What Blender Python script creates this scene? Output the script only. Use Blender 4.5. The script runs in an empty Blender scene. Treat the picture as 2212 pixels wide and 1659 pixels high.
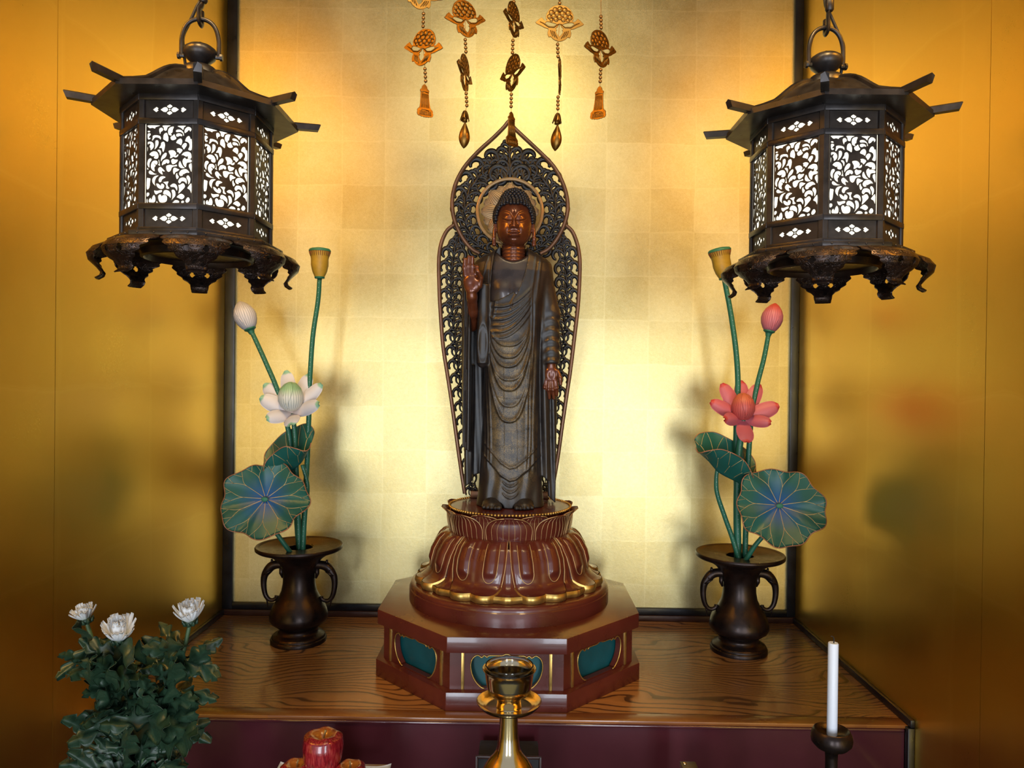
import bpy, bmesh, math, random
import numpy as np
from mathutils import Vector, Matrix
PI = math.pi
random.seed(7)
SC = bpy.context.scene
COL = SC.collection

# ---------------------------------------------------------------- camera
F_PX = 1598.94; CAM_Z = 1.5
YAW, PIT, ROL = -0.0082, -0.0069, 0.012
_fw = Vector((math.sin(YAW)*math.cos(PIT), math.cos(YAW)*math.cos(PIT), math.sin(PIT)))
_rt = Vector((math.cos(YAW), -math.sin(YAW), 0)); _up = _rt.cross(_fw)
CR = math.cos(ROL)*_rt + math.sin(ROL)*_up
CU = -math.sin(ROL)*_rt + math.cos(ROL)*_up
cam_d = bpy.data.cameras.new('camera'); cam = bpy.data.objects.new('camera', cam_d); COL.objects.link(cam)
cam_d.sensor_fit = 'HORIZONTAL'; cam_d.sensor_width = 36; cam_d.lens = F_PX/2212*36
cam_d.clip_start = 0.05; cam_d.clip_end = 60
cam.matrix_world = Matrix(((CR.x, CU.x, -_fw.x, 0), (CR.y, CU.y, -_fw.y, 0), (CR.z, CU.z, -_fw.z, CAM_Z), (0, 0, 0, 1)))
SC.camera = cam
def W(px, py, y):
    """point of the place seen at pixel (px, py) that stands at distance y from the camera plane"""
    d = CR*((px-1106)/F_PX) + CU*((829.5-py)/F_PX) + _fw
    return Vector((0, 0, CAM_Z)) + d*(y/d.y)

# ---------------------------------------------------------------- world, lights, exposure
SC.view_settings.view_transform = 'Standard'; SC.view_settings.look = 'None'
SC.view_settings.exposure = 0.22; SC.view_settings.gamma = 1.0; SC.view_settings.use_curve_mapping = False
wd = bpy.data.worlds.new('room_light'); SC.world = wd; wd.use_nodes = True
wd.node_tree.nodes['Background'].inputs[0].default_value = (0.88, 0.92, 1.0, 1)
wd.node_tree.nodes['Background'].inputs[1].default_value = 0.46
def area(name, loc, target, sx, sy, watts, color, shape='RECTANGLE'):
    d = bpy.data.lights.new(name, 'AREA'); d.shape = shape; d.size = sx; d.size_y = sy; d.energy = watts; d.color = color
    o = bpy.data.objects.new(name, d); COL.objects.link(o); o.location = loc
    o.rotation_euler = (Vector(target)-Vector(loc)).to_track_quat('-Z', 'Y').to_euler()
    return o
for wx in (-.95, .95):       # two tall paper-screen windows in the room behind the photographer
    area('window_daylight', (wx, -2.7, 1.0), (wx*.2, 1.8, 1.45), 0.60, 1.75, 46, (0.80, 0.89, 1.0))
area('ceiling_strip_light', (-.01, .80, 2.56), (-.01, 1.86, 2.0), 0.34, 0.07, 3.3, (1.0, 0.82, 0.48))
for wx in (-.40, .38):       # warm downlights washing the side walls
    area('ceiling_lamp', (wx, .60, 2.70), (wx*2.1, 1.10, 1.95), 0.20, 0.20, 5.0, (1.0, 0.66, 0.26), 'DISK').data.spread = 1.45
SC.cycles.use_denoising = True
SC.cycles.caustics_reflective = False; SC.cycles.caustics_refractive = False
SC.cycles.sample_clamp_indirect = 4.0; SC.cycles.max_bounces = 7; SC.cycles.diffuse_bounces = 3; SC.cycles.glossy_bounces = 5; SC.cycles.blur_glossy = 0.6
SC.cycles.use_adaptive_sampling = True; SC.cycles.adaptive_threshold = 0.05

# ---------------------------------------------------------------- helpers: geometry
class G:
    """collects pieces of ONE part"""
    def __init__(s): s.v = []; s.f = []; s.m = []
    def add(s, vf, mi=0, mx=None):
        v, f = vf; b = len(s.v)
        s.v += [tuple(mx @ Vector(p)) for p in v] if mx is not None else [tuple(p) for p in v]
        s.f += [tuple(i+b for i in q) for q in f]; s.m += [mi]*len(f)
        return s
    def mesh(s, name, mats=None, smooth=True, angle=None):
        return mk(name, (s.v, s.f), mats, smooth, s.m, angle)
def mk(name, vf, mats=None, smooth=True, mi=None, angle=None):
    me = bpy.data.meshes.new(name); me.from_pydata([tuple(p) for p in vf[0]], [], [tuple(q) for q in vf[1]])
    me.update()
    if mats:
        for m in (mats if isinstance(mats, (list, tuple)) else [mats]): me.materials.append(m)
    if mi and any(mi): me.polygons.foreach_set('material_index', mi)
    if smooth:
        me.polygons.foreach_set('use_smooth', [True]*len(me.polygons))
        if angle: me.set_sharp_from_angle(angle=math.radians(angle))
    return me
def obj(name, me, parent=None, loc=(0, 0, 0), rot=(0, 0, 0), scale=None):
    o = bpy.data.objects.new(name, me); COL.objects.link(o)
    o.parent = parent; o.location = loc; o.rotation_euler = rot
    if scale is not None: o.scale = scale if hasattr(scale, '__len__') else (scale,)*3
    return o
def part(name, vf, mat, parent, smooth=True, angle=40, loc=(0, 0, 0), rot=(0, 0, 0)):
    return obj(name, mk(name, vf, mat, smooth, None, angle), parent, loc, rot)
def tag(o, label, cat, group=None, kind=None):
    if label: o['label'] = label
    if cat: o['category'] = cat
    if group: o['group'] = group
    if kind: o['kind'] = kind
    return o
def thing(name, label, cat, loc=(0, 0, 0), rz=0.0, group=None):
    o = bpy.data.objects.new(name, None); COL.objects.link(o); o.empty_display_size = 0.02
    o.location = loc; o.rotation_euler = (0, 0, rz)
    return tag(o, label, cat, group)
def copy_tree(o, parent=None):
    c = o.copy(); COL.objects.link(c); c.parent = parent
    for ch in list(o.children): copy_tree(ch, c)
    return c
def lathe(prof, n=48, caps=True):
    v = []; f = []
    for r, z in prof:
        for k in range(n):
            a = 2*PI*k/n; v.append((r*math.cos(a), r*math.sin(a), z))
    for i in range(len(prof)-1):
        for k in range(n):
            k2 = (k+1) % n; f.append((i*n+k, i*n+k2, (i+1)*n+k2, (i+1)*n+k))
    if caps:
        if prof[0][0] > 1e-6: f.append(tuple(range(n-1, -1, -1)))
        if prof[-1][0] > 1e-6: f.append(tuple((len(prof)-1)*n+k for k in range(n)))
    return v, f
def spl(pts, n):
    """Catmull-Rom through pts, n samples"""
    P = np.array(pts, float); m = len(P)
    if m == 2: return [tuple(P[0]*(1-t)+P[1]*t) for t in np.linspace(0, 1, n)]
    Q = np.vstack([2*P[0]-P[1], P, 2*P[-1]-P[-2]]); out = []
    for u in np.linspace(0, m-1-1e-9, n):
        i = int(u); t = u-i; a, b, c, d = Q[i:i+4]
        out.append(tuple(.5*((2*b)+(c-a)*t+(2*a-5*b+4*c-d)*t*t+(3*b-a-3*c+d)*t**3)))
    return out
def frames(pts, up=None, closed=False):
    P = [Vector(p) for p in pts]; n = len(P); T = []
    for i in range(n):
        a = P[i-1] if (i or closed) else P[i]; b = P[(i+1) % n] if (i < n-1 or closed) else P[i]
        t = b-a; T.append(t.normalized() if t.length > 1e-12 else Vector((0, 0, 1)))
    if up is None:
        u = Vector((0, 0, 1)) if abs(T[0].z) < .9 else Vector((1, 0, 0))
    else: u = Vector(up)
    N = []
    for t in T:
        w = u - t*u.dot(t)
        if w.length < 1e-6: w = t.orthogonal()
        w.normalize(); N.append(w)
        if up is None: u = w
    return P, T, N
def tube(pts, r, n=8, closed=False, flat=1.0, up=None, caps=True):
    """r: number or list; flat = thickness along 'up' normal relative to width"""
    P, T, N = frames(pts, up, closed); m = len(P); v = []; f = []
    rr = r if hasattr(r, '__len__') else [r]*m
    for p, t, nn, q in zip(P, T, N, rr):
        b = t.cross(nn)
        for k in range(n):
            a = 2*PI*k/n; v.append(tuple(p + b*(q*math.cos(a)) + nn*(q*flat*math.sin(a))))
    for i in range(m if closed else m-1):
        j = (i+1) % m
        for k in range(n):
            k2 = (k+1) % n; f.append((i*n+k, i*n+k2, j*n+k2, j*n+k))
    if caps and not closed:
        f.append(tuple(range(n-1, -1, -1))); f.append(tuple((m-1)*n+k for k in range(n)))
    return v, f
def box(x0, x1, y0, y1, z0, z1):
    v = [(x, y, z) for z in (z0, z1) for y in (y0, y1) for x in (x0, x1)]
    return v, [(0, 2, 3, 1), (4, 5, 7, 6), (0, 1, 5, 4), (2, 6, 7, 3), (0, 4, 6, 2), (1, 3, 7, 5)]
def bevelled(vf, w, seg=2):
    bm = bmesh.new(); vs = [bm.verts.new(p) for p in vf[0]]
    for q in vf[1]: bm.faces.new([vs[i] for i in q])
    bmesh.ops.recalc_face_normals(bm, faces=bm.faces)
    bmesh.ops.bevel(bm, geom=list(bm.edges), offset=w, segments=seg, affect='EDGES', profile=.5)
    bm.verts.index_update()
    r = [tuple(v.co) for v in bm.verts], [tuple(v.index for v in f.verts) for f in bm.faces]
    bm.free(); return r
def prism(poly, z0, z1, top=None):
    """vertical prism over polygon [(x,y)], optional different top polygon"""
    n = len(poly); t = top or poly
    v = [(x, y, z0) for x, y in poly] + [(x, y, z1) for x, y in t]
    f = [(i, (i+1) % n, n+(i+1) % n, n+i) for i in range(n)] + [tuple(range(n-1, -1, -1)), tuple(range(n, 2*n))]
    return v, f
def ngon(n, R, ph=0.0): return [(R*math.cos(ph+2*PI*k/n), R*math.sin(ph+2*PI*k/n)) for k in range(n)]
def ball(r, c=(0, 0, 0), n=10, m=6, s=(1, 1, 1)):
    v = [(c[0], c[1], c[2]-r*s[2])]; f = []
    for i in range(1, m):
        a = PI*i/m-PI/2
        for k in range(n):
            b = 2*PI*k/n; v.append((c[0]+r*s[0]*math.cos(a)*math.cos(b), c[1]+r*s[1]*math.cos(a)*math.sin(b), c[2]+r*s[2]*math.sin(a)))
    v.append((c[0], c[1], c[2]+r*s[2])); L = len(v)-1
    for k in range(n):
        k2 = (k+1) % n; f.append((0, 1+k2, 1+k))
        for i in range(m-2): f.append((1+i*n+k, 1+i*n+k2, 1+(i+1)*n+k2, 1+(i+1)*n+k))
        f.append((L, 1+(m-2)*n+k, 1+(m-2)*n+k2))
    return v, f
def grid(fn, nu, nv, th=0.0, closed_u=False):
    """surface fn(u,v), u,v in 0..1; th>0 gives it thickness along its normals"""
    P = np.array([[fn(i/(nu-1) if not closed_u else i/nu, j/(nv-1)) for j in range(nv)] for i in range(nu)], float)
    idx = lambda i, j: (i % nu)*nv+j
    f = [(idx(i, j), idx(i+1, j), idx(i+1, j+1), idx(i, j+1)) for i in range(nu if closed_u else nu-1) for j in range(nv-1)]
    if not th: return [tuple(p) for p in P.reshape(-1, 3)], f
    if closed_u:
        du = np.roll(P, -1, 0)-np.roll(P, 1, 0)
    else: du = np.gradient(P, axis=0)
    dv = np.gradient(P, axis=1); N = np.cross(du, dv); L = np.linalg.norm(N, axis=2, keepdims=True); N = N/np.where(L < 1e-12, 1, L)
    A = (P+N*th/2).reshape(-1, 3); B = (P-N*th/2).reshape(-1, 3); o = len(A)
    f2 = f+[tuple(o+i for i in reversed(q)) for q in f]
    def strip(a, b): f2.append((a, a+o, b+o, b))
    for i in range(nu if closed_u else nu-1):
        strip(idx(i+1, 0), idx(i, 0)); strip(idx(i, nv-1), idx(i+1, nv-1))
    if not closed_u:
        for j in range(nv-1): strip(idx(0, j), idx(0, j+1)); strip(idx(nu-1, j+1), idx(nu-1, j))
    return [tuple(p) for p in np.vstack([A, B])], f2
def plate(loops, th, bev=0.0, res=2):
    """flat plate in local XY with holes (curve fill), thickness th along Z; returns (verts, faces)"""
    cu = bpy.data.curves.new('tmp', 'CURVE'); cu.dimensions = '2D'; cu.fill_mode = 'BOTH'
    cu.extrude = max(th/2-bev, 0); cu.bevel_depth = bev; cu.bevel_resolution = 0
    for lp in loops:
        s = cu.splines.new('POLY'); s.points.add(len(lp)-1); s.use_cyclic_u = True
        for p, q in zip(s.points, lp): p.co = (q[0], q[1], 0, 1)
    o = bpy.data.objects.new('tmp', cu); COL.objects.link(o)
    dg = bpy.context.evaluated_depsgraph_get(); me = bpy.data.meshes.new_from_object(o.evaluated_get(dg))
    v = [tuple(p.co) for p in me.vertices]; f = [tuple(p.vertices) for p in me.polygons]
    bpy.data.objects.remove(o); bpy.data.curves.remove(cu); bpy.data.meshes.remove(me)
    return v, f
def smooth_loop(pts, n=4):
    P = np.array(pts, float); m = len(P); out = []
    for i in range(m):
        a, b, c, d = P[i-1], P[i], P[(i+1) % m], P[(i+2) % m]
        for k in range(n):
            t = k/n; out.append(tuple(.5*((2*b)+(c-a)*t+(2*a-5*b+4*c-d)*t*t+(3*b-a-3*c+d)*t**3)))
    return out
def RX(a): return Matrix.Rotation(a, 4, 'X')
def RY(a): return Matrix.Rotation(a, 4, 'Y')
def RZ(a): return Matrix.Rotation(a, 4, 'Z')
def TR(*p): return Matrix.Translation(Vector(p if len(p) == 3 else p[0]))
def align(z, x=None):
    z = Vector(z).normalized(); x = Vector(x) if x is not None else z.orthogonal(); x = (x-z*x.dot(z)).normalized(); y = z.cross(x)
    return Matrix(((x.x, y.x, z.x, 0), (x.y, y.y, z.y, 0), (x.z, y.z, z.z, 0), (0, 0, 0, 1)))

# ---------------------------------------------------------------- helpers: materials
def lin(c):
    return tuple(((x/255)/12.92 if x/255 <= .04045 else ((x/255+.055)/1.055)**2.4) for x in c)
class NT:
    def __init__(s, name):
        s.m = bpy.data.materials.new(name); s.m.use_nodes = True; s.t = s.m.node_tree
        s.b = s.t.nodes['Principled BSDF']; s.out = s.t.nodes['Material Output']
    def n(s, typ, **kw):
        nd = s.t.nodes.new('ShaderNode'+typ)
        for k, v in kw.items():
            if k in nd.inputs.keys() if isinstance(k, str) else False: nd.inputs[k].default_value = v
            else: setattr(nd, k, v)
        return nd
    def l(s, a, b): s.t.links.new(a, b)
    def set(s, **kw):
        for k, v in kw.items(): s.b.inputs[k.replace('_', ' ')].default_value = v
    def coord(s, scale=(1, 1, 1), rot=(0, 0, 0), kind='Object'):
        tc = s.n('TexCoord'); mp = s.n('Mapping'); s.l(tc.outputs[kind], mp.inputs['Vector'])
        mp.inputs['Scale'].default_value = scale; mp.inputs['Rotation'].default_value = rot
        return mp.outputs['Vector']
    def noise(s, vec, scale, detail=3, rough=.55, dist=0):
        t = s.n('TexNoise'); s.l(vec, t.inputs['Vector'])
        t.inputs['Scale'].default_value = scale; t.inputs['Detail'].default_value = detail
        t.inputs['Roughness'].default_value = rough; t.inputs['Distortion'].default_value = dist
        return t.outputs['Fac']
    def ramp(s, fac, stops, interp='LINEAR'):
        r = s.n('ValToRGB'); r.color_ramp.interpolation = interp; s.l(fac, r.inputs['Fac'])
        while len(r.color_ramp.elements) < len(stops): r.color_ramp.elements.new(.5)
        for e, (p, c) in zip(r.color_ramp.elements, stops):
            e.position = p; e.color = (c[0], c[1], c[2], 1) if hasattr(c, '__len__') else (c, c, c, 1)
        return r.outputs['Color']
    def mix(s, fac, a, b, mode='MIX'):
        m = s.n('MixRGB'); m.blend_type = mode
        for i, x in enumerate((fac, a, b)):
            if isinstance(x, bpy.types.NodeSocket): s.l(x, m.inputs[i])
            elif hasattr(x, '__len__'): m.inputs[i].default_value = (x[0], x[1], x[2], 1)
            else: m.inputs[i].default_value = x if i == 0 else (x, x, x, 1)
        return m.outputs[0]
    def math(s, op, a, b=0.0, c=0.0):
        m = s.n('Math'); m.operation = op
        for i, x in enumerate((a, b, c)):
            if isinstance(x, bpy.types.NodeSocket): s.l(x, m.inputs[i])
            else: m.inputs[i].default_value = x
        return m.outputs[0]
    def bump(s, h, strength=.3, dist=.001):
        b = s.n('Bump'); b.inputs['Strength'].default_value = strength; b.inputs['Distance'].default_value = dist
        s.l(h, b.inputs['Height']); s.l(b.outputs['Normal'], s.b.inputs['Normal']); return b
def simple(name, rgb, rough=.5, metal=0., var=.12, scale=40, bump=.0, coat=0., spec=.5, rvar=.1, srgb=True):
    """plain surface with noise in tone, gloss and fine relief"""
    t = NT(name); c = lin(rgb) if srgb else rgb
    v = t.coord(); f = t.noise(v, scale, 4)
    lo = [x*(1-var) for x in c]; hi = [min(1, x*(1+var)) for x in c]
    t.l(t.ramp(f, [(.3, lo), (.7, hi)]), t.b.inputs['Base Color'])
    t.l(t.ramp(f, [(.3, max(.02, rough-rvar)), (.7, min(1, rough+rvar))]), t.b.inputs['Roughness'])
    t.set(Metallic=metal, Coat_Weight=coat, Coat_Roughness=.08, Specular_IOR_Level=spec)
    if bump: t.bump(t.noise(v, scale*6, 3), bump, .0006)
    return t.m

# ---------------------------------------------------------------- materials
def gold_leaf(name, c_lo, c_hi, pitch, rough, grain, axis, seam=.5, warp=1.0):
    t = NT(name); v = t.coord(kind='Object'); sp = t.n('SeparateXYZ'); t.l(v, sp.inputs[0])
    a, b = sp.outputs[axis], sp.outputs['Z']
    w1 = t.noise(v, 3.0, 2); w2 = t.noise(v, 9.0, 2)
    ua = t.math('ADD', t.math('DIVIDE', a, pitch), t.math('MULTIPLY', w1, .14)); ub = t.math('ADD', t.math('DIVIDE', b, pitch), t.math('MULTIPLY', w2, .14))
    fa, fb = t.math('FRACT', ua), t.math('FRACT', ub)
    da = t.math('ABSOLUTE', t.math('SUBTRACT', fa, .5)); db = t.math('ABSOLUTE', t.math('SUBTRACT', fb, .5))
    e = t.math('MAXIMUM', da, db)                      # .5 at the seams where two leaves lap
    seamf = t.ramp(e, [(.478, 0.0), (.492, seam), (.5, seam*.6)])
    cmb = t.n('CombineXYZ'); t.l(t.math('FLOOR', ua), cmb.inputs[0]); t.l(t.math('FLOOR', ub), cmb.inputs[1])
    wn = t.n('TexWhiteNoise'); t.l(cmb.outputs[0], wn.inputs['Vector'])
    leaf = t.math('MULTIPLY', wn.outputs['Value'], .17)
    big = t.noise(v, 5, 4); fine = t.noise(v, 620, 2, .6); mid = t.noise(v, 150, 3, .6)
    g = t.math('ADD', t.math('ADD', t.math('MULTIPLY', fine, grain), t.math('MULTIPLY', mid, grain*.5)), t.math('ADD', t.math('MULTIPLY', big, .55), leaf))
    col = t.ramp(g, [(.35+grain*.3, c_lo), (.95+grain*.6, c_hi)])
    col = t.mix(seamf, col, tuple(min(1, x*1.12) for x in c_hi))
    t.l(col, t.b.inputs['Base Color'])
    t.l(t.ramp(t.math('ADD', t.math('MULTIPLY', fine, .5), t.math('MULTIPLY', big, .5)), [(.3, rough-.08), (.7, rough+.1)]), t.b.inputs['Roughness'])
    t.set(Metallic=1.0)
    h = t.math('ADD', t.math('MULTIPLY', fine, .6), t.math('MULTIPLY', mid, .8))
    t.bump(h, .22*warp, .0007)
    return t.m
M = {}
M['gold_back'] = gold_leaf('gold_leaf_back', (.46, .36, .145), (.64, .56, .30), .1105, .40, .55, 'X', .24)
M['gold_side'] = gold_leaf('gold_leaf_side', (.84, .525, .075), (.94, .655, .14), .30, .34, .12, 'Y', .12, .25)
M['black_lacquer'] = simple('black_lacquer', (16, 17, 22), .36, 0, .2, 30, 0, .15)
M['bronze'] = simple('dark_bronze', (46, 36, 33), .34, .75, .25, 60, .12, 0, .5, .08)
M['lantern_bronze'] = simple('lantern_bronze', (52, 47, 46), .34, .60, .35, 45, .10, 0, .5, .08)
M['brass'] = simple('polished_brass', (206, 190, 156), .14, 1.0, .06, 25, .03, 0, .5, .04)
M['gold_paint'] = simple('gold_paint', (206, 168, 92), .34, .85, .18, 70, .1, 0, .5, .08)
M['gold_line'] = simple('gold_line', (205, 165, 112), .42, .55, .15, 70, 0, 0, .5, .08)
M['red_lacquer'] = simple('red_brown_lacquer', (98, 38, 27), .30, 0, .10, 18, .02, .35, .5, .06)
M['teal_paint'] = simple('teal_paint', (14, 84, 86), .55, 0, .12, 30, .05)
M['purple_lacquer'] = simple('plum_lacquer', (82, 36, 42), .12, 0, .12, 9, .0, .6, .5, .03)
M['dark_wood'] = simple('dark_wood', (58, 30, 20), .4, 0, .2, 25, .05)
M['white_paper'] = simple('white_paper', (236, 234, 232), .7, 0, .03, 50, .03)
M['wax'] = simple('white_wax', (232, 236, 246), .45, 0, .02, 20)
M['matt_black'] = simple('matt_black', (16, 14, 16), .65, 0, .2, 30)
M['wick'] = simple('charred_wick', (30, 26, 24), .8, 0, .2, 90)
M['cord'] = simple('black_cord', (24, 20, 20), .6, 0, .2, 90, .1)
def emissive(name, rgb, strength):
    t = NT(name); v = t.coord(); f = t.noise(v, 25, 3)
    c = t.ramp(f, [(.2, [x*.9 for x in rgb]), (.8, rgb)]); t.l(c, t.b.inputs['Emission Color']); t.l(c, t.b.inputs['Base Color'])
    t.set(Emission_Strength=strength, Roughness=.8); return t.m
M['lamp_paper'] = emissive('lit_lamp_paper', (1.0, .93, .74), 1.25)
def wood(name, base, dark, rings=58, coat=.35):
    t = NT(name); v = t.coord(kind='Object'); sp = t.n('SeparateXYZ'); t.l(v, sp.inputs[0])
    mp = t.coord(scale=(1.7, 3.4, 1)); wob = t.noise(mp, 1.6, 2, .45, .4)
    mp2 = t.coord(scale=(8, 22, 1)); fine = t.noise(mp2, 3, 3)
    a = t.math('ADD', t.math('MULTIPLY', sp.outputs['Y'], rings), t.math('ADD', t.math('MULTIPLY', wob, rings*.26), t.math('MULTIPLY', fine, .30)))
    fr = t.math('FRACT', a)
    col = t.ramp(fr, [(0, dark), (.14, [x*1.1 for x in dark]), (.26, base), (.72, [x*1.12 for x in base]), (1, [x*.72+y*.28 for x, y in zip(base, dark)])])
    mp3 = t.coord(scale=(3, 160, 1)); streak = t.noise(mp3, 4, 3)
    col = t.mix(t.math('MULTIPLY', streak, .18), col, [x*.6 for x in base])
    big = t.noise(t.coord(scale=(1.2, 3, 1)), 2.0, 2)
    col = t.mix(t.ramp(big, [(.3, .0), (.7, .30)]), col, [x*.65 for x in base])
    t.l(col, t.b.inputs['Base Color']); t.l(t.ramp(fr, [(0, .36), (.4, .26)]), t.b.inputs['Roughness'])
    t.set(Coat_Weight=coat, Coat_Roughness=.12); t.bump(fr, .12, .0006)
    return t.m
M['wood'] = wood('keyaki_wood', lin((202, 130, 66)), lin((70, 38, 19)))
M['wood_plain'] = wood('plain_wood_strip', lin((166, 100, 46)), lin((142, 82, 38)), 9)

# ---------------------------------------------------------------- the setting
YB = 1.859; WY = .42; YF = 1.3013; XL = -.7364; XR = .6980; PXL = -.7111; PXR = .6771; ZP = 0.9; ZC = 2.78; CX = -.0145
def struct(name, vf, mat, bev=0, parent=None):
    if bev: vf = bevelled(vf, bev)
    o = obj(name, mk(name, vf, mat, True, None, 30), parent)
    if parent is None: o['kind'] = 'structure'
    return o
wb = struct('wall_back', box(XL-.05, XR+.05, YB+.004, YB+.06, 0, ZC), M['black_lacquer'])
struct('panel', box(PXL, PXR, YB-.003, YB+.003, .931, 2.55), M['gold_back'], 0, wb)['label'] = 'gold leaf sheets laid in squares'
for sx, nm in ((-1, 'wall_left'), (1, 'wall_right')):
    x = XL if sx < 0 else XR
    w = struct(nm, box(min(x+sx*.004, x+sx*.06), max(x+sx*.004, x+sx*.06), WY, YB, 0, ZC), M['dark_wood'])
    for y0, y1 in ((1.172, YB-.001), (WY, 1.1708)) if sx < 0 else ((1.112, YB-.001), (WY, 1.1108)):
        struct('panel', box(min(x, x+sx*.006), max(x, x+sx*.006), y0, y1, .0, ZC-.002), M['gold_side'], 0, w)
struct('ceiling', box(XL-.06, XR+.06, WY, YB+.06, ZC, ZC+.05), simple('ceiling_boards', (120, 84, 48), .6, 0, .2, 12, .1))
struct('floor', box(-2.6, 2.6, -3.2, YB+.06, -.05, 0), simple('tatami_floor', (150, 140, 96), .8, 0, .15, 120, .3))
# frame strips of the back panel
struct('trim_1', box(XL, PXL, YB-.012, YB, .914, 2.6), M['black_lacquer'], .0015)
struct('trim_2', box(PXR, XR, YB-.012, YB, .914, 2.6), M['black_lacquer'], .0015)
struct('trim_3', box(PXL-.001, PXR+.001, YB-.011, YB, .914, .931), M['black_lacquer'], .0015)
struct('baseboard_back', box(XL, XR, YB-.016, YB, ZP, .914), M['dark_wood'], .0015)
struct('baseboard_left', box(XL, XL+.008, YF-.012, YB-.016, ZP+.0003, ZP+.014), M['black_lacquer'], .0015)
struct('baseboard_right', box(XR-.008, XR, YF-.012, YB-.016, ZP+.0003, ZP+.014), M['black_lacquer'], .0015)
struct('trim_4', box(XL, XL+.012, YF-.012, YF-.0005, .2, ZP-.0005), M['black_lacquer'], .0015)
struct('trim_5', box(XR-.012, XR, YF-.012, YF-.0005, .2, ZP-.0005), M['black_lacquer'], .0015)

# ---------------------------------------------------------------- altar platform and the lower table in front of it
pf = thing('altar_platform', 'wide wooden altar platform with bold swirling grain and plum lacquered front', 'altar platform', (0, 0, 0))
part('top_board', box(XL+.0005, XR-.0005, YF+.031, YB-.0165, ZP-.03, ZP), M['wood'], pf)
part('front_strip', bevelled(box(XL+.0005, XR-.0005, YF, YF+.0306, ZP-.006, ZP), .0008), M['wood_plain'], pf, True, 30)
part('edge_moulding', bevelled(box(XL+.0125, XR-.0125, YF-.0025, YF+.02, ZP-.0120, ZP-.0062), .002, 3), M['purple_lacquer'], pf, True, 30)
part('front_panel', box(XL+.0125, XR-.0125, YF, YF+.02, .0, ZP-.0122), M['purple_lacquer'], pf)
ZT = .78
tb = thing('altar_table', 'low black lacquered offering table in front of the platform', 'table', (0, 0, 0))
part('table_top', bevelled(box(XL+.02, XR-.02, .72, YF-.014, ZT-.03, ZT), .003), M['black_lacquer'], tb, True, 30)
for x in (XL+.07, XR-.07):
    for y in (.78, YF-.07):
        part('leg', bevelled(box(x-.025, x+.025, y-.025, y+.025, 0, ZT-.03), .004), M['black_lacquer'], tb, True, 30)

# ---------------------------------------------------------------- sculpting with distance fields (numpy surface nets), millimetres
def nets(F, org, h):
    nx, ny, nz = F.shape; I = F < 0
    c = [I[i:nx-1+i, j:ny-1+j, k:nz-1+k] for i in (0, 1) for j in (0, 1) for k in (0, 1)]
    al = c[0].copy(); an = c[0].copy()
    for q in c[1:]: al &= q; an |= q
    act = np.argwhere(an & ~al); n = len(act)
    ix = np.full((nx-1, ny-1, nz-1), -1, np.int64); ix[tuple(act.T)] = np.arange(n)
    off = np.array([(i, j, k) for i in (0, 1) for j in (0, 1) for k in (0, 1)])
    val = np.stack([F[act[:, 0]+o[0], act[:, 1]+o[1], act[:, 2]+o[2]] for o in off], 1)
    s = np.zeros((n, 3)); w = np.zeros(n)
    for a in range(8):
        for b in range(a+1, 8):
            d = off[b]-off[a]
            if abs(d).sum() != 1: continue
            va, vb = val[:, a], val[:, b]; m = (va < 0) != (vb < 0)
            t = np.where(m, va/np.where(m, va-vb, 1), 0)
            s += np.where(m[:, None], off[a]+t[:, None]*d, 0); w += m
    V = (act + s/w[:, None])*h + np.array(org)
    Q = []
    for ax in range(3):
        sl0 = [slice(1, -1)]*3; sl1 = [slice(1, -1)]*3; sl0[ax] = slice(0, -1); sl1[ax] = slice(1, None)
        A, B = I[tuple(sl0)], I[tuple(sl1)]; e = np.argwhere(A != B); fl = A[tuple(e.T)]
        base = e.copy()
        for q in range(3):
            if q != ax: base[:, q] += 1
        u, v = [(1, 2), (2, 0), (0, 1)][ax]; qs = []
        for du, dv in ((1, 1), (0, 1), (0, 0), (1, 0)):
            g = base.copy(); g[:, u] -= du; g[:, v] -= dv; qs.append(ix[g[:, 0], g[:, 1], g[:, 2]])
        q4 = np.stack(qs, 1); q4[~fl] = q4[~fl][:, ::-1]; Q.append(q4)
    return V, np.vstack(Q)
def axes(lo, hi, h):
    g = [np.arange(a, b+h, h, dtype=np.float32) for a, b in zip(lo, hi)]
    return g[0][:, None, None], g[1][None, :, None], g[2][None, None, :]
def smin(a, b, k):
    t = np.clip(.5+.5*(b-a)/k, 0, 1); return b*(1-t)+a*t-k*t*(1-t)
def smax(a, b, k): return -smin(-a, -b, k)
def d_ell(X, Y, Z, c, r):
    x, y, z = X-c[0], Y-c[1], Z-c[2]
    k0 = np.sqrt((x/r[0])**2+(y/r[1])**2+(z/r[2])**2); k1 = np.sqrt((x/r[0]**2)**2+(y/r[1]**2)**2+(z/r[2]**2)**2)
    return k0*(k0-1)/np.maximum(k1, 1e-6)
def d_cap(X, Y, Z, a, b, r1, r2):
    ax, ay, az = a; bx, by, bz = b[0]-ax, b[1]-ay, b[2]-az
    t = np.clip(((X-ax)*bx+(Y-ay)*by+(Z-az)*bz)/(bx*bx+by*by+bz*bz), 0, 1)
    return np.sqrt((X-ax-t*bx)**2+(Y-ay-t*by)**2+(Z-az-t*bz)**2)-(r1+(r2-r1)*t)
def d_chain(X, Y, Z, pts, k=2.0):
    d = None
    for (a, ra), (b, rb) in zip(pts[:-1], pts[1:]):
        q = d_cap(X, Y, Z, a, b, ra, rb); d = q if d is None else smin(d, q, k)
    return d
def sst(e0, e1, x):
    t = np.clip((x-e0)/(e1-e0), 0, 1); return t*t*(3-2*t)
def ridge(d, up, dn, amp): return np.where(d > 0, np.exp(-(d/up)**2), np.exp(-(d/dn)**2))*amp
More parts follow.
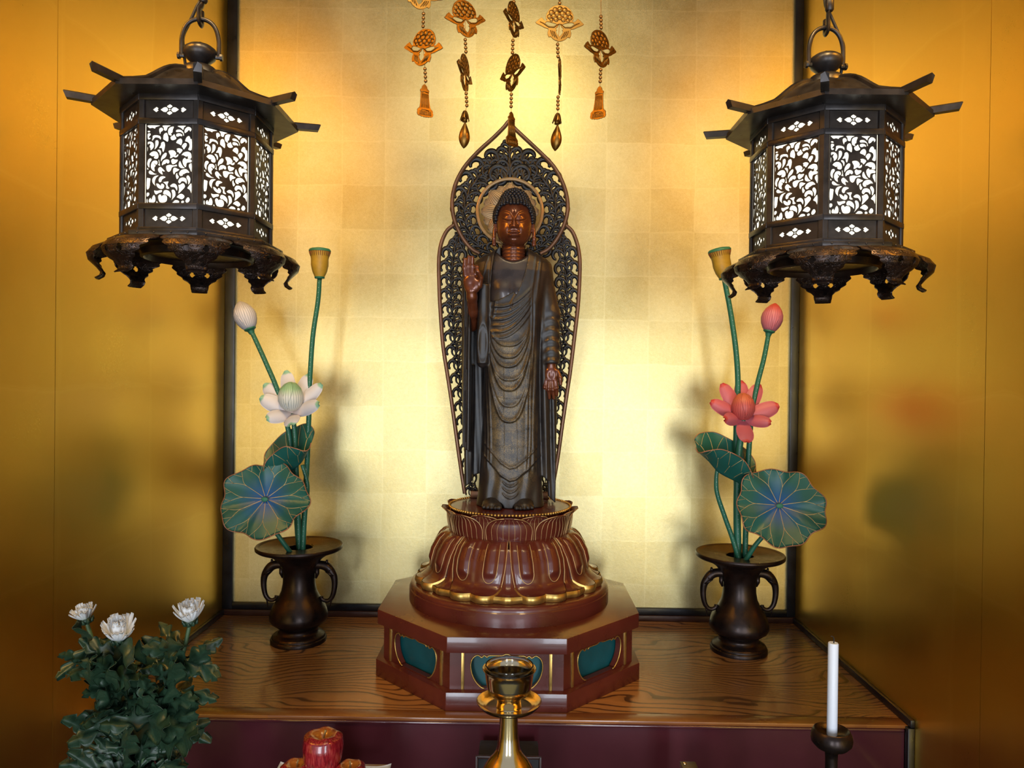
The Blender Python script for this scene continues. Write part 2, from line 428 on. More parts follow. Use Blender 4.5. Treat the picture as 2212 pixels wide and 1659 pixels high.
def gau(u, v, su, sv, amp): return amp*np.exp(-(u/su)**2-(v/sv)**2)
def sdf_mesh(parts, name, mat, slots=None):
    v = []; f = []; b = 0; mi = []
    for k, (V, Q) in enumerate(parts):
        mi += [slots[k] if slots else 0]*len(Q)
        v.append(V*.001); f.append(Q+b); b += len(V)
    v = np.vstack(v); f = np.vstack(f)
    me = bpy.data.meshes.new(name); me.vertices.add(len(v)); me.vertices.foreach_set('co', v.ravel())
    me.loops.add(f.size); me.loops.foreach_set('vertex_index', f.ravel().astype(np.int32))
    me.polygons.add(len(f)); me.polygons.foreach_set('loop_start', np.arange(0, f.size, 4, dtype=np.int32)); me.polygons.foreach_set('loop_total', np.full(len(f), 4, np.int32))
    me.polygons.foreach_set('use_smooth', np.ones(len(f), bool)); me.update(calc_edges=True); me.validate()
    for m in (mat if isinstance(mat, list) else [mat]): me.materials.append(m)
    if slots: me.polygons.foreach_set('material_index', mi)
    return me

# body column shared by robe and chest: half width, half depth by height
ZS = [0, 20, 60, 120, 200, 280, 340, 400, 440, 470, 500, 518, 530, 540, 548, 556]
AS = [73, 70, 67, 64, 61, 59, 60, 63, 68, 74, 81, 80, 68, 50, 36, 28]
BS = [54, 52, 49, 46, 45, 46, 47, 46, 45, 43, 40, 36, 33, 31, 29, 27]
def column(X, Y, Z, inset=0.0, hx=None):
    a = (np.interp(Z.ravel(), ZS, AS)-inset)[None, None, :].astype(np.float32); b = (np.interp(Z.ravel(), ZS, BS)-inset)[None, None, :].astype(np.float32)
    y = Y if hx is None else Y + hx*(1/(1+np.exp(np.clip(Y/5+2, -30, 30))))
    k = ((np.abs(X)/a)**2.3+(np.abs(y)/b)**2.3)**(1/2.3)
    return (k-1)*np.minimum(a, b)*.92
def robe_folds(X, Z):
    x = X[:, 0, 0][:, None]; z = Z[0, 0, :][None, :]; h = np.zeros((x.shape[0], z.shape[1]), np.float32)
    for zb, x0, hw, rise, amp in ((340, -7, 37, 26, 2.6), (315, -7, 40, 50, 3.4), (296, -7, 42, 58, 3.0), (268, -5, 40, 46, 2.2), (247, -5, 44, 88, 3.6), (213, -4, 40, 70, 1.6), (181, -4, 47, 120, 3.4), (398, -43, 9, 42, 2.4)):
        u = np.abs(x-x0)/hw; zc = zb+rise*np.minimum(u, 1.25)**2.7; sl = rise*2.7*np.minimum(u, 1.25)**1.7/hw
        d = (z-zc)/np.sqrt(1+sl*sl); h += ridge(d, 5.5, 1.5, amp)*(1-sst(1.0, 1.16, u))*(.35+.65*sst(0, .35, 1.2-u))
    for zb, rise, amp in ((421, 46, 2.6), (407, 52, 2.0), (394, 58, 2.4), (381, 64, 2.0), (368, 66, 2.6), (356, 62, 1.8)):
        u = (x+30)/70; zc = zb+rise*np.sign(u)*np.abs(u)**2.0-6*u; d = (z-zc)/np.sqrt(1+(2*rise*u/70)**2)
        h += ridge(d, 4.5, 1.3, amp)*sst(-47, -40, x)*(1-sst(34, 44, x))
    for xp, s, amp, wd, z0, z1 in ((36, .03, 2.2, 2.2, 70, 470), (42, .025, 2.6, 2.4, 60, 470), (50, .012, 4.6, 4.2, 62, 480), (58, .01, 2.4, 2.2, 60, 430), (-47, -.035, 2.2, 2.2, 80, 330), (-53, -.03, 2.6, 2.4, 70, 330), (-59, -.02, 2.6, 2.6, 60, 300)):
        xc = xp+s*(z-230)+1.2*np.sin(z/37+xp); h += amp*np.exp(-((x-xc)/wd)**2)*sst(z0, z0+30, z)*(1-sst(z1-40, z1, z))
    for xp in (-13, 11):                                    # seams of the patchwork
        h += .7*np.exp(-((x-xp-1.5*np.sin(z/60))/.9)**2)*sst(70, 85, z)*(1-sst(300, 330, z))
    for zp in (228, 160, 128):
        h += .6*np.exp(-((z-zp-8*(x/40)**2)/.9)**2)*(np.abs(x+2) < 40)
    zh = np.interp(x.ravel(), [-75, -58, -40, -20, -2, 12, 35, 60, 75], [128, 110, 90, 68, 57, 60, 78, 104, 118])[:, None]
    h += 3.6*sst(-1.2, 1.2, z-zh)+ridge(z-zh-2, 2.5, 2.5, 1.0)+ridge(z-zh-27, 5, 1.4, 1.8)
    pl = np.sin(x/4.6+.6*np.sin(z/14))*1.5+np.sin(x/9.5+1)*1.6; h += pl*(1-sst(-2, 6, z-zh))*(.4+.6*sst(14, 30, np.abs(x)))
    for zb in (22, 34, 46): h += ridge(z-zb-10*(np.abs(x)/16)**2, 3, 1.3, 1.6)*(1-sst(14, 18, np.abs(x)))
    # the lapel that falls from the neck on either side of the bare chest
    for pts in (([540, 500, 460, 432, 405], [-42, -45, -47, -47, -45]), ([545, 520, 490, 465, 448, 430], [33, 30, 24, 15, 7, -2])):
        xe = np.interp(z.ravel(), pts[0][::-1], pts[1][::-1])[None, :]; h += 2.0*np.exp(-((x-xe)/2.0)**2)*sst(405, 430, z)
    h += (np.exp(-((x-46-.12*(z-500))/2.2)**2)+np.exp(-((x-57-.1*(z-500))/2.4)**2)+np.exp(-((x+60-.25*(z-500))/1.6)**2))*1.8*sst(440, 470, z)
    return h[:, None, :]
def make_robe():
    h = 1.55; lo = (-116, -66, -2); hi = (112, 58, 562); X, Y, Z = axes(lo, hi, h)
    H = robe_folds(X, Z); D = column(X, Y, Z, 0, H)
    # arms
    ra = d_chain(X, Y, Z, [((58, 4, 506), 25), ((79, 5, 410), 23), ((84, -10, 308), 18.5)], 8)
    ring = np.sin((Z+.25*(X-84)**2*.08+Y*.35)/3.6)*1.25*sst(300, 312, Z)*(1-sst(395, 420, Z)); ra = ra-ring*(Y < 6)
    ra = smax(ra, 304-Z, 2)
    D = smin(D, ra, 7)
    la = d_chain(X, Y, Z, [((-62, 4, 504), 25), ((-86, 0, 450), 20), ((-92, -10, 400), 14)], 8)
    D = smin(D, la, 7)
    # cuff cavity of the lowered arm
    D = smax(D, -d_cap(X, Y, Z, (84, -12, 298), (84, -11, 311), 14, 13.5), 1.5)
    def slab(xc, hw, yc, ht, z0, z1, p=3.0, slant=0.0, wave=0.0):
        x0 = np.interp(Z.ravel(), [z0, z1], xc)[None, None, :]; w = np.interp(Z.ravel(), [z0, z1], hw)[None, None, :]
        y0 = np.interp(Z.ravel(), [z0, z1], yc)[None, None, :]; t = np.interp(Z.ravel(), [z0, z1], ht)[None, None, :]
        yy = Y-y0+wave*np.sin(X/3.1+Z/60)
        k = ((np.abs(X-x0)/w)**p+(np.abs(yy)/t)**p)**(1/p); d = (k-1)*np.minimum(w, t)
        return smax(smax(d, z0+slant*(X-x0)-Z, 1.5), Z-z1, 3)
    # robe end that hangs below the lowered arm
    D = smin(D, slab((90, 80), (8, 19), (16, 8), (9, 14), 10, 330, 2.6, -1.0, 2.4), 3)
    D = smin(D, slab((74, 66), (9, 12), (-8, 0), (14, 18), 60, 500, 2.4, -.8, 1.6), 5)
    D = smin(D, slab((-74, -76), (16, 20), (26, 22), (7, 12), 62, 480, 2.6, .3, 1.0), 4)
    # long sleeve of the raised arm: outer fold, inner fold, deep back fold
    s1 = slab((-95, -97), (8.5, 10.5), (-16, -16), (26, 30), 122, 492, 3.0, -.9); s1 = s1-np.sin(X*1.05)*.7*(Y < -10)
    D = smin(D, s1, 4)
    D = smin(D, slab((-91, -93), (9, 12), (14, 14), (15, 18), 42, 300, 2.8, .8, 1.5), 3)
    s2 = slab((-61, -60), (13.5, 14), (-31, -24), (13, 24), 304, 470, 2.4); s2 = s2-ridge(np.sqrt((X+61)**2/120+(Z-345)**2/1800)-1, .35, .12, 1.6)*(Y < -30)
    D = smin(D, smin(s2, d_ell(X, Y, Z, (-61, -31, 306), (13, 13, 13)), 3), 3)
    D = smax(D, -slab((-79, -79), (4.2, 5), (-26, -40), (30, 34), 60, 412, 3), 1.5)      # dark gap between the folds
    D = smax(D, -d_cap(X, Y, Z, (-80, -44, 380), (-82, -52, 455), 9, 12), 2)
    # bare chest opening
    zz = Z[0, 0, :]; xl = np.interp(zz, [425, 460, 500, 540, 560], [-46, -46, -44, -38, -26])[None, None, :]; xr = np.interp(zz, [440, 450, 470, 495, 520, 540, 560], [4, 10, 18, 26, 31, 32, 26])[None, None, :]
    zb = np.interp(X.ravel(), [-50, -30, -10, 2, 10, 20], [431, 436, 446, 453, 446, 440])[:, None, None]
    op = np.maximum(np.maximum(xl-X, X-xr), np.maximum(zb-Z, Y+8)); D = smax(D, -op, 1.0)
    D = smax(D, -d_cap(X, Y, Z, (1, 0, 522), (1, 0, 575), 27.5, 30), 1.5)                # neck opening
    # arches of the hem over the feet
    for fx in (-36, 30): D = smax(D, -d_ell(X, Y, Z, (fx, -56, -4), (24, 34, 20)), 3)
    D = smax(D, -Z, 1)
    return nets(np.broadcast_to(D, (X.size, Y.size, Z.size)).astype(np.float32), lo, h)
def make_head():
    h = .85; lo = (-52, -62, 498); hi = (54, 58, 672); X, Y, Z = axes(lo, hi, h); xc = 1.5
    x = (X[:, 0, 0]-xc)[:, None]; z = Z[0, 0, :][None, :]; u = np.abs(x); H = np.zeros((x.shape[0], z.shape[1]), np.float32)
    # nose
    pr = np.interp(z.ravel(), [580, 585.5, 588, 600, 614, 620], [0, 1.5, 10.5, 7.5, 3.0, 0])[None, :]; wn = np.interp(z.ravel(), [584, 590, 604, 620], [6.2, 5.2, 3.6, 3.2])[None, :]
    H += pr*np.exp(-(np.abs(x)/wn)**2.6)+gau(u-7.2, z-588.5, 3.2, 3.4, 4.2)
    # brows: crest running from the bridge of the nose
    zb = np.interp(u.ravel(), [3, 6, 11, 17, 24, 31, 36], [606, 614, 620.5, 623, 622.5, 619, 615])[:, None]
    H += ridge(z-zb, 9, 1.5, 1.9)*sst(2.0, 4.5, u)*(1-sst(31, 35, u))
    # lids and the narrow eyes
    zs = np.interp(u.ravel(), [4, 8, 15, 22, 27], [603.5, 602.4, 602.6, 605.2, 609])[:, None]; m = sst(4, 7, u)*(1-sst(24, 27, u))
    H += gau(u-16, z-610, 10, 6, 2.6)+ridge(z-zs-1.8, 2.6, 1.0, 1.3)*m-ridge(z-zs, .8, .8, 1.9)*m+ridge(z-zs+2.4, .9, 1.8, .9)*m
    H += gau(u-19, z-586, 11, 11, 2.4)-gau(u-12.5, z-581, 3, 7, .9)
    # mouth and chin
    H += gau(x, z-574.5, 15, 8, 2.6)
    H += (ridge(z-577.6-.9*np.cos(x/3.2), 1.9, 1.7, 3.0)+ridge(z-571.2, 2.0, 2.2, 3.6))*(1-sst(9, 14, u))
    H -= ridge(z-574.6-.02*x*x*.6, .85, .85, 2.6)*(1-sst(11.5, 14.5, u))
    H -= gau(x, z-582.5, 1.6, 3, .9)+gau(x, z-565.8, 8, 2.0, 1.2)
    H += gau(x, z-556.5, 9, 6, 2.6)
    y = Y+H[:, None, :]*sst(5, -18, Y)
    D = smin(d_ell(X, y, Z, (xc, 2, 612), (40, 45, 45)), d_ell(X, y, Z, (xc, -10, 580), (34.5, 34, 31)), 16)
    D = np.minimum(D, d_ell(X, Y, Z, (xc, -46.5, 626), (2.6, 2.6, 2.6)))                  # urna
    # ears with long lobes
    for s in (-1, 1):
        ex = xc+s*41.5
        e = smin(d_ell(X, Y, Z, (ex, 0, 600), (3.6, 9, 19)), d_chain(X, Y, Z, [((ex+s*.5, -5, 590), 4.2), ((ex+s*1.5, -8, 572), 3.8), ((ex+s*1, -8, 558), 4.6)], 3), 3)
        e = smax(e, -d_ell(X, Y, Z, (ex+s*2.5, -3, 602), (2.4, 5, 13)), 1.5); e = smax(e, -d_cap(X, Y, Z, (ex-8, -8, 562), (ex+8, -8, 574), 1.6, 1.6), .8)
        D = smin(D, e, 2)
    nk = np.sqrt((X-1)**2+(Y-2)**2)-(24.5+.0*Z)-1.6*np.abs(np.sin((Z-521)/7.6*PI/1.0))*1.0
    nk = smax(nk, Z-572, 2); D = smin(D, nk, 2.5)
    return nets(D.astype(np.float32), lo, h)
def make_chest():
    h = 1.5; lo = (-64, -58, 396); hi = (62, 34, 552); X, Y, Z = axes(lo, hi, h)
    H = gau(X+24, Z-455, 22, 17, 4.5)+gau(X-22, Z-455, 22, 17, 4.5)-gau(X+1, Z-458, 5, 22, 1.4)
    return nets(smax(column(X, Y, Z, 4.2, H), Z-521-14*np.minimum(1.3, np.abs(X-1)/30)**2, 7).astype(np.float32), lo, h)
def make_raised_hand():
    h = .8; lo = (-116, -84, 368); hi = (-54, 14, 530); X, Y, Z = axes(lo, hi, h)
    D = d_chain(X, Y, Z, [((-86, 0, 384), 12.5), ((-84, -30, 410), 12.5), ((-84, -54, 440), 10.5), ((-85, -58, 452), 11)], 6)
    D = smin(D, d_ell(X, Y, Z, (-85, -60, 470), (17, 8, 21)), 7)
    D = smin(D, d_ell(X, Y, Z, (-74, -63, 463), (8, 7, 13)), 6)
    fs = [[((-98, -60, 484), 5.0), ((-100, -61, 500), 4.3), ((-99, -63, 517), 3.5)], [((-92, -60, 486), 5.2), ((-92.5, -61, 504), 4.6), ((-91, -63, 522), 3.7)],
          [((-84.5, -60, 487), 5.2), ((-84, -61, 504), 4.7), ((-83.5, -64, 521), 3.8)], [((-77, -60, 486), 5.0), ((-75, -66, 501), 4.5), ((-73, -75, 499), 4.0), ((-72.5, -77, 491), 3.4)],
          [((-68, -62, 462), 6.0), ((-65, -68, 478), 5.0), ((-70, -76, 489), 3.8)]]
    for f in fs: D = smin(D, d_chain(X, Y, Z, f, 2), 2.2)
    return nets(D.astype(np.float32), lo, h)
def make_lowered_hand():
    h = .8; lo = (58, -46, 218); hi = (112, 12, 330); X, Y, Z = axes(lo, hi, h)
    D = d_chain(X, Y, Z, [((84, -10, 330), 11), ((84, -13, 303), 10)], 4)
    D = smin(D, d_ell(X, Y, Z, (84, -17, 281), (15.5, 7.5, 19)), 6)
    fs = [[((72.5, -18, 268), 4.6), ((70.5, -19, 254), 4.1), ((72, -16, 240), 3.2)], [((79.5, -19, 266), 4.9), ((79, -20, 249), 4.4), ((81, -16, 231), 3.4)],
          [((87, -19, 266), 4.9), ((88, -20, 249), 4.4), ((90, -16, 231), 3.4)], [((94, -18, 268), 4.6), ((96, -19, 253), 4.2), ((97, -15, 238), 3.3)],
          [((97, -17, 288), 5.2), ((103, -22, 274), 4.6), ((104, -24, 261), 3.6)]]
    for f in fs: D = smin(D, d_chain(X, Y, Z, f, 2), 2.2)
    D = smax(D, -d_ell(X, Y, Z, (84, -28, 280), (8, 6, 12)), 3)
    return nets(D.astype(np.float32), lo, h)
def make_feet():
    out = []
    for cx, s in ((-38, -1), (30, 1)):
        h = 1.0; lo = (cx-32, -84, -1); hi = (cx+32, 10, 40); X, Y, Z = axes(lo, hi, h)
        D = smin(d_ell(X, Y, Z, (cx, -34, 8), (20, 36, 15)), d_ell(X, Y, Z, (cx, -6, 16), (15, 22, 18)), 8)
        D = smin(D, d_ell(X, Y, Z, (cx, -52, 5), (20, 16, 9)), 5)
        for k in range(5):
            tx = cx-s*16+s*8.1*k; r = (5.6, 4.8, 4.6, 4.3, 4.0)[k]; ty = (-69, -70.5, -69, -66, -62)[k]
            D = smin(D, d_cap(X, Y, Z, (tx, -56, 6), (tx, ty, 4.4), r, r*.95), 1.6)
        D = smax(D, -Z-.2, .8); out.append(nets(D.astype(np.float32), lo, h))
    return out

def robe_material():
    t = NT('dark_bronze_robe'); v = t.coord(kind='Object'); sp = t.n('SeparateXYZ'); t.l(v, sp.inputs[0])
    ex = t.math('POWER', t.math('ABSOLUTE', t.math('DIVIDE', t.math('SUBTRACT', sp.outputs['X'], .004), .062)), 4.0)
    ez = t.math('POWER', t.math('ABSOLUTE', t.math('DIVIDE', t.math('SUBTRACT', sp.outputs['Z'], .20), .225)), 4.0)
    mask = t.ramp(t.math('ADD', t.math('ADD', ex, ez), t.math('MULTIPLY', t.noise(v, 22, 3), .9)), [(.35, 1.0), (1.25, 0.06)])
    n1 = t.noise(v, 980, 3, .7); n2 = t.noise(v, 46, 3)
    dust = t.ramp(t.math('ADD', n1, t.math('MULTIPLY', n2, .35)), [(.64, 0.0), (.82, .9)])
    f = t.math('MULTIPLY', dust, mask)
    base = t.ramp(n2, [(.3, lin((26, 23, 25))), (.7, lin((42, 36, 36)))])
    t.l(t.mix(f, base, lin((158, 130, 82))), t.b.inputs['Base Color'])
    t.l(t.math('MULTIPLY', f, .6), t.b.inputs['Metallic']); t.set(Roughness=.40, Specular_IOR_Level=.5)
    t.bump(n1, .12, .0006); return t.m
M['robe'] = robe_material()
def skin_material():
    t = NT('red_brown_bronze_skin'); v = t.coord(kind='Object'); n = t.noise(v, 30, 4); p = t.noise(v, 240, 2)
    base = t.ramp(n, [(.3, lin((88, 42, 25))), (.7, lin((122, 62, 36)))])
    speck = t.ramp(p, [(.74, 0.0), (.78, .8)])
    t.l(t.mix(speck, base, lin((170, 130, 90))), t.b.inputs['Base Color'])
    t.set(Metallic=.30, Roughness=.25, Coat_Weight=.25, Coat_Roughness=.15); return t.m
M['skin'] = skin_material()
M['dark_skin'] = simple('dark_brown_bronze', (56, 43, 39), .30, .3, .25, 30, .06, .15)
M['hair'] = simple('blue_black_hair', (30, 30, 38), .42, .2, .25, 120, .1)
ST = (-.0139, 1.593, 1.229)
statue = thing('buddha_statue', 'dark standing Buddha statue in draped robes with one hand raised', 'statue', ST)
SS = 1.0
obj('robe', sdf_mesh([make_robe()], 'robe', M['robe']), statue)['label'] = 'dark draped robe dusted with worn gold'
body = obj('body', sdf_mesh([make_head(), make_chest()], 'body', [M['skin'], M['dark_skin']], [0, 1]), statue)
body['label'] = 'glossy red-brown head and dark bare chest'
obj('hand', sdf_mesh([make_raised_hand()], 'hand', M['skin']), statue)['label'] = 'raised right hand, thumb and index finger touching'
obj('hand', sdf_mesh([make_lowered_hand()], 'hand', M['skin']), statue)['label'] = 'lowered left hand, palm forward'
for f_ in make_feet(): obj('foot', sdf_mesh([f_], 'foot', M['robe']), statue)
# hair: a cap over the skull, the topknot, and rows of small round curls
def d_hair(p):
    X, Y, Z = (np.asarray(p[..., i], np.float32) for i in range(3))
    return smin(d_ell(X, Y, Z, (1.5, 4, 619), (43.5, 47.5, 43)), d_ell(X, Y, Z, (1.5, 6, 652), (29, 31, 27)), 9)
def make_hair():
    h = 1.3; lo = (-50, -52, 572); hi = (54, 60, 690); X, Y, Z = axes(lo, hi, h)
    D = smin(d_ell(X, Y, Z, (1.5, 4, 619), (43.0, 47.0, 42.5)), d_ell(X, Y, Z, (1.5, 6, 652), (28.5, 30.5, 26.5)), 9)
    u = np.abs(X-1.5); line = np.interp(u.ravel(), [0, 12, 24, 32, 36, 44], [637, 639.5, 638, 630, 620, 590])[:, None, None]
    line = line-np.maximum(0, Y+22)*.9
    D = smax(D, line-Z, 1.5); D = smax(D, 585-Z+0*X, 2)
    return nets(D.astype(np.float32), lo, h)
hair = obj('hair', sdf_mesh([make_hair()], 'hair', M['hair']), statue)
gc = G(); nrow = 18
for i in range(nrow):
    el = math.radians(-22+112*i/(nrow-1)); rr = math.cos(el); cnt = max(1, int(rr*2*PI*46/7.6))
    for k in range(cnt):
        a = 2*PI*(k+.5*(i % 2))/cnt; d = np.array((rr*math.cos(a), rr*math.sin(a), math.sin(el))); p = np.array((1.5, 4., 622.)); s = 20.
        for _ in range(26):
            q = float(d_hair((p+d*s)[None, :])[0]); s -= q*.8
        p = p+d*s
        if p[2] < 588: continue
        line = np.interp(abs(p[0]-1.5), [0, 12, 24, 32, 36, 44], [637, 639.5, 638, 630, 620, 590])-max(0, p[1]+22)*.9
        if p[2] < line+1.5 or p[1] > 45: continue
        r = 4.0; gc.add(ball(r*.001, tuple(p*.001), 8, 5))
obj('hair_curls', gc.mesh('hair_curls', M['hair']), hair)['kind'] = 'stuff'

# ---------------------------------------------------------------- octagonal dais under the lotus
OC = (CX, 1.593, 0.0)
dais = thing('octagonal_dais', 'red-brown lacquered octagonal dais with teal cut-out panels and gold bars', 'pedestal', (CX, 1.593, ZP))
def octo(a): return ngon(8, a/math.cos(PI/8), PI/8)
part('base_slab', bevelled(prism(octo(.2648), 0, .0337), .0012), M['red_lacquer'], dais, True, 30)
part('top_slab', bevelled(prism(octo(.2626), .1043, .1333), .0012), M['red_lacquer'], dais, True, 30)
part('inner_core', prism(octo(.234), .0337, .1043), M['teal_paint'], dais, False)
hw = .2501*math.tan(PI/8); rh = [(0, .0995), (.010, .0965), (.032, .0963), (.0355, .0930), (.041, .0965), (.0455, .0925), (.053, .0970), (.0622, .0905), (.0655, .0780), (.0630, .0620), (.0560, .0480), (.0465, .0385), (.040, .0362)]
hole = smooth_loop([(x, z) for x, z in rh] + [(-x, z) for x, z in reversed(rh[1:])], 3)
vf = plate([[(-hw, .0338), (hw, .0338), (hw, .1042), (-hw, .1042)], hole], .012)
me_panel = mk('side_panel', ([(x, -z, y) for x, y, z in vf[0]], vf[1]), M['red_lacquer'], False)
out = spl([(x, -.0007, z) for x, z in reversed(rh)] + [(-x, -.0007, z) for x, z in rh[1:]], 70)
me_trim = mk('gold_outline', tube(out, .0013, 6, up=(0, 1, 0)), M['gold_paint'])
me_bar = mk('gold_bar', bevelled(box(-.0029, .0029, -.0022, .001, .0340, .1040), .0006), M['gold_paint'], True, None, 30)
for k in range(8):
    a = k*PI/4; R = .2501
    loc = (R*math.sin(a), -R*math.cos(a), 0)
    inn = ((R-.006)*math.sin(a), -(R-.006)*math.cos(a), 0)
    o = obj('side_panel', me_panel, dais, inn, (0, 0, a))
    q = obj('gold_outline', me_trim, o, (0, -.006, 0))
    for s in (-1, 1): obj('gold_bar', me_bar, o, (s*.0800, -.006, 0))

# ---------------------------------------------------------------- lotus pedestal
lotus = thing('lotus_pedestal', 'red-brown double lotus pedestal with gold-lined petals and a round foot', 'pedestal', (CX, 1.593, ZP+.1333))
Z0 = ZP+.1333
def zz(p): return [(r, z-Z0) for r, z in p]
part('foot_ring', lathe(zz([(.0, Z0+.0001), (.2127, Z0+.0001), (.2127, 1.0595), (.2112, 1.0612), (.2112, 1.0622), (.2106, 1.0665), (.2075, 1.0703), (.2030, 1.0716), (.1990, 1.0718), (0, 1.0718)]), 96), M['red_lacquer'], lotus, True, 35)
PR = np.array([(.120, 1.181), (.135, 1.178), (.150, 1.164), (.162, 1.143), (.168, 1.121), (.171, 1.102), (.177, 1.0945), (.187, 1.0880), (.1955, 1.0865)])
PL = np.concatenate([[0], np.cumsum(np.hypot(*np.diff(PR, axis=0).T))]); PL /= PL[-1]
def prof(v): return np.interp(v, PL, PR[:, 0]), np.interp(v, PL, PR[:, 1])
def low_edge(s): return 1-.035*(1-min(1, abs(abs(s)-.5)/.5)**0)-.06*(abs(abs(s)-.5)/.5)**2.2-(.16*max(0, (abs(s)-.72)/.28)**2.2)
def low_pt(s, v, dr=0.0, under=False):
    e = low_edge(s) if not under else 1-.05*abs(s)**2-.03*(1-min(1, abs(s)/.18))*0
    vv = v*e; r, z = prof(vv)
    if under: th = math.radians(13)*s; b = .004*math.exp(-(s/.25)**2)-.0045; b += -.0015*math.exp(-(s/.05)**2)
    else:
        th = math.radians(21.8-6.2*vv**2.6)*s
        m = max(0., min(1., (vv-.10)/.08))*max(0., min(1., (.70-vv)/.10)); m = m*m*(3-2*m)
        b = .0062*math.exp(-((abs(s)-.5)/.20)**4)*m-.003*math.exp(-(s/.10)**2)*(1-vv)-.004*max(0, (abs(s)-.86)/.14)**2
    if not under: b += .0040*max(0, (vv-.72)/.28)**2*math.cos((abs(s)-.5)*PI)
    a = -PI/2+th; r += b+dr
    return (r*math.cos(a), r*math.sin(a), z-Z0+b*.25)
def bottom(s, under):
    x, y, z = low_pt(s, 1.0, 0, under); return x, y, z
def low_rim(under):
    def fn(u, v):
        s = 2*u-1; x, y, z = low_pt(s, 1.0, .0012, under); k = 1-.008*v*v+.012*math.sin(PI*v)
        return (x*k, y*k, z*(1-v)+v*(1.0722-Z0))
    return grid(fn, 41, 6)
me_main = mk('petal', grid(lambda u, v: low_pt(2*u-1, v), 57, 40), M['red_lacquer'])
me_mrim = mk('gold_rim', low_rim(False), M['gold_paint'])
gl = G()
for s0 in (-1, 1):
    gl.add(tube([low_pt(s0*.985, t, .0011) for t in np.linspace(.02, 1, 40)], .0010, 5))
    ub = [low_pt(s0*(.5-.235), t, .0008) for t in np.linspace(.16, .62, 18)]+[low_pt(s0*(.5-.235*math.cos(a)), .62+.135*math.sin(a), .0008) for a in np.linspace(0.2, PI-.2, 12)]+[low_pt(s0*(.5+.235), t, .0008) for t in np.linspace(.62, .16, 18)]
    gl.add(tube(ub, .0009, 5))
me_mline = gl.mesh('gold_line', M['gold_line'])
me_und = mk('under_petal', grid(lambda u, v: low_pt(2*u-1, .25+.75*v, -.001, True), 33, 26), M['red_lacquer'])
me_urim = mk('gold_rim', low_rim(True), M['gold_paint'])
for k in range(8):
    p = obj('petal', me_main, lotus, rot=(0, 0, PI/8+k*PI/4)); obj('gold_rim', me_mrim, p); obj('gold_line', me_mline, p)
    p = obj('under_petal', me_und, lotus, rot=(0, 0, k*PI/4)); obj('gold_rim', me_urim, p)
# the core and the upright petals
part('core', lathe(zz([(0, 1.07), (.160, 1.0719), (.160, 1.10), (.150, 1.15), (.110, 1.176), (.118, 1.170), (.121, 1.19), (.128, 1.226), (.129, 1.2285), (0, 1.229)]), 72), M['red_lacquer'], lotus, True, 35)
def up_w(v): return 1.0 if v < .40 else max(0.0, 1-((v-.40)/.60)**2.4)**.62
def up_pt(s, v, back=False, dr=0.0):
    th = math.radians(22.2 if not back else 20)*s*up_w(v)*(.93+.07*v)
    r = .1245+.010*v+.0035*(1-s*s)*math.sin(PI*min(1, v*1.1))+.16*max(0, v-.72)**2*(1.2 if back else 1)+dr-(.003 if back else 0)
    z = 1.1675+(.0600 if not back else .0635)*v-.07*max(0, v-.86)**2
    a = -PI/2+th; return (r*math.cos(a), r*math.sin(a), z-Z0)
def up_lines(back):
    g = G()
    for s0 in (-.72, -.48, -.24, 0, .24, .48, .72): g.add(tube([up_pt(s0, t, back, .0012) for t in np.linspace(.0, .93-.12*abs(s0), 22)], .00055, 5))
    for s0 in (-1, 1): g.add(tube([up_pt(s0*.98, t, back, .0011) for t in np.linspace(0, .985, 34)], .0010, 5))
    return g.mesh('gold_line', M['gold_line'])
me_up = [mk('upright_petal', grid(lambda u, v, b=b: up_pt(2*u-1, v*.992, b), 31, 34, .0022), M['red_lacquer']) for b in (False, True)]
me_ul = [up_lines(b) for b in (False, True)]
for k in range(16):
    b = k % 2; p = obj('upright_petal', me_up[b], lotus, rot=(0, 0, k*PI/8)); obj('gold_line', me_ul[b], p)
g = G()
for k in range(116):
    a = 2*PI*k/116; g.add(ball(.0031, (.1295*math.cos(a), .1295*math.sin(a), 1.2285-Z0), 7, 5))
obj('bead_ring', g.mesh('bead_ring', M['gold_paint']), lotus)['kind'] = 'stuff'

# ---------------------------------------------------------------- openwork halo behind the statue
YH = 1.682
M['halo_frame'] = simple('halo_frame_wood', (126, 88, 62), .38, .35, .22, 30, .08)
M['halo_tan'] = simple('halo_tan_gold', (172, 138, 96), .42, .45, .15, 40, .06)
M['scroll'] = simple('dark_scroll_wood', (24, 21, 23), .38, .25, .25, 40, .05)
H0 = W(1100, 1075, YH)
halo = thing('halo', 'tall openwork halo of dark scrolls with gold-brown pointed frame', 'halo', (H0.x, YH, 1.229))
def hp(px, py, dy=0.0):
    q = W(px, py, YH); return (q.x-H0.x, dy, q.z-1.229)
bl = [(981, 486), (966, 498), (955, 520), (949.5, 545), (948, 575), (949, 620), (951, 665), (957, 745), (966, 805), (973, 850), (983, 920), (993, 993), (1004, 1066)]
br = [(1221, 486), (1236, 500), (1246, 524), (1251, 548), (1252.5, 575), (1251, 620), (1248, 665), (1240, 735), (1232, 800), (1226, 840), (1215, 915), (1205, 987), (1192, 1062)]
hl = [(1099, 263), (1088, 277), (1066, 299), (1034, 328), (1006, 359), (988, 390), (979, 420), (977.5, 451), (984, 482), (999, 514), (1018, 538), (1036, 549)]
hr = [(1099, 263), (1110, 277), (1133, 299), (1165, 329), (1195, 360), (1213, 391), (1223, 421), (1226, 451), (1220, 482), (1205, 514), (1186, 538), (1167, 549)]
for pts in (bl, br): part('frame', tube(spl([hp(x, y) for x, y in pts], 60), .0046, 10, up=(0, 1, 0), flat=1.25), M['halo_frame'], halo)
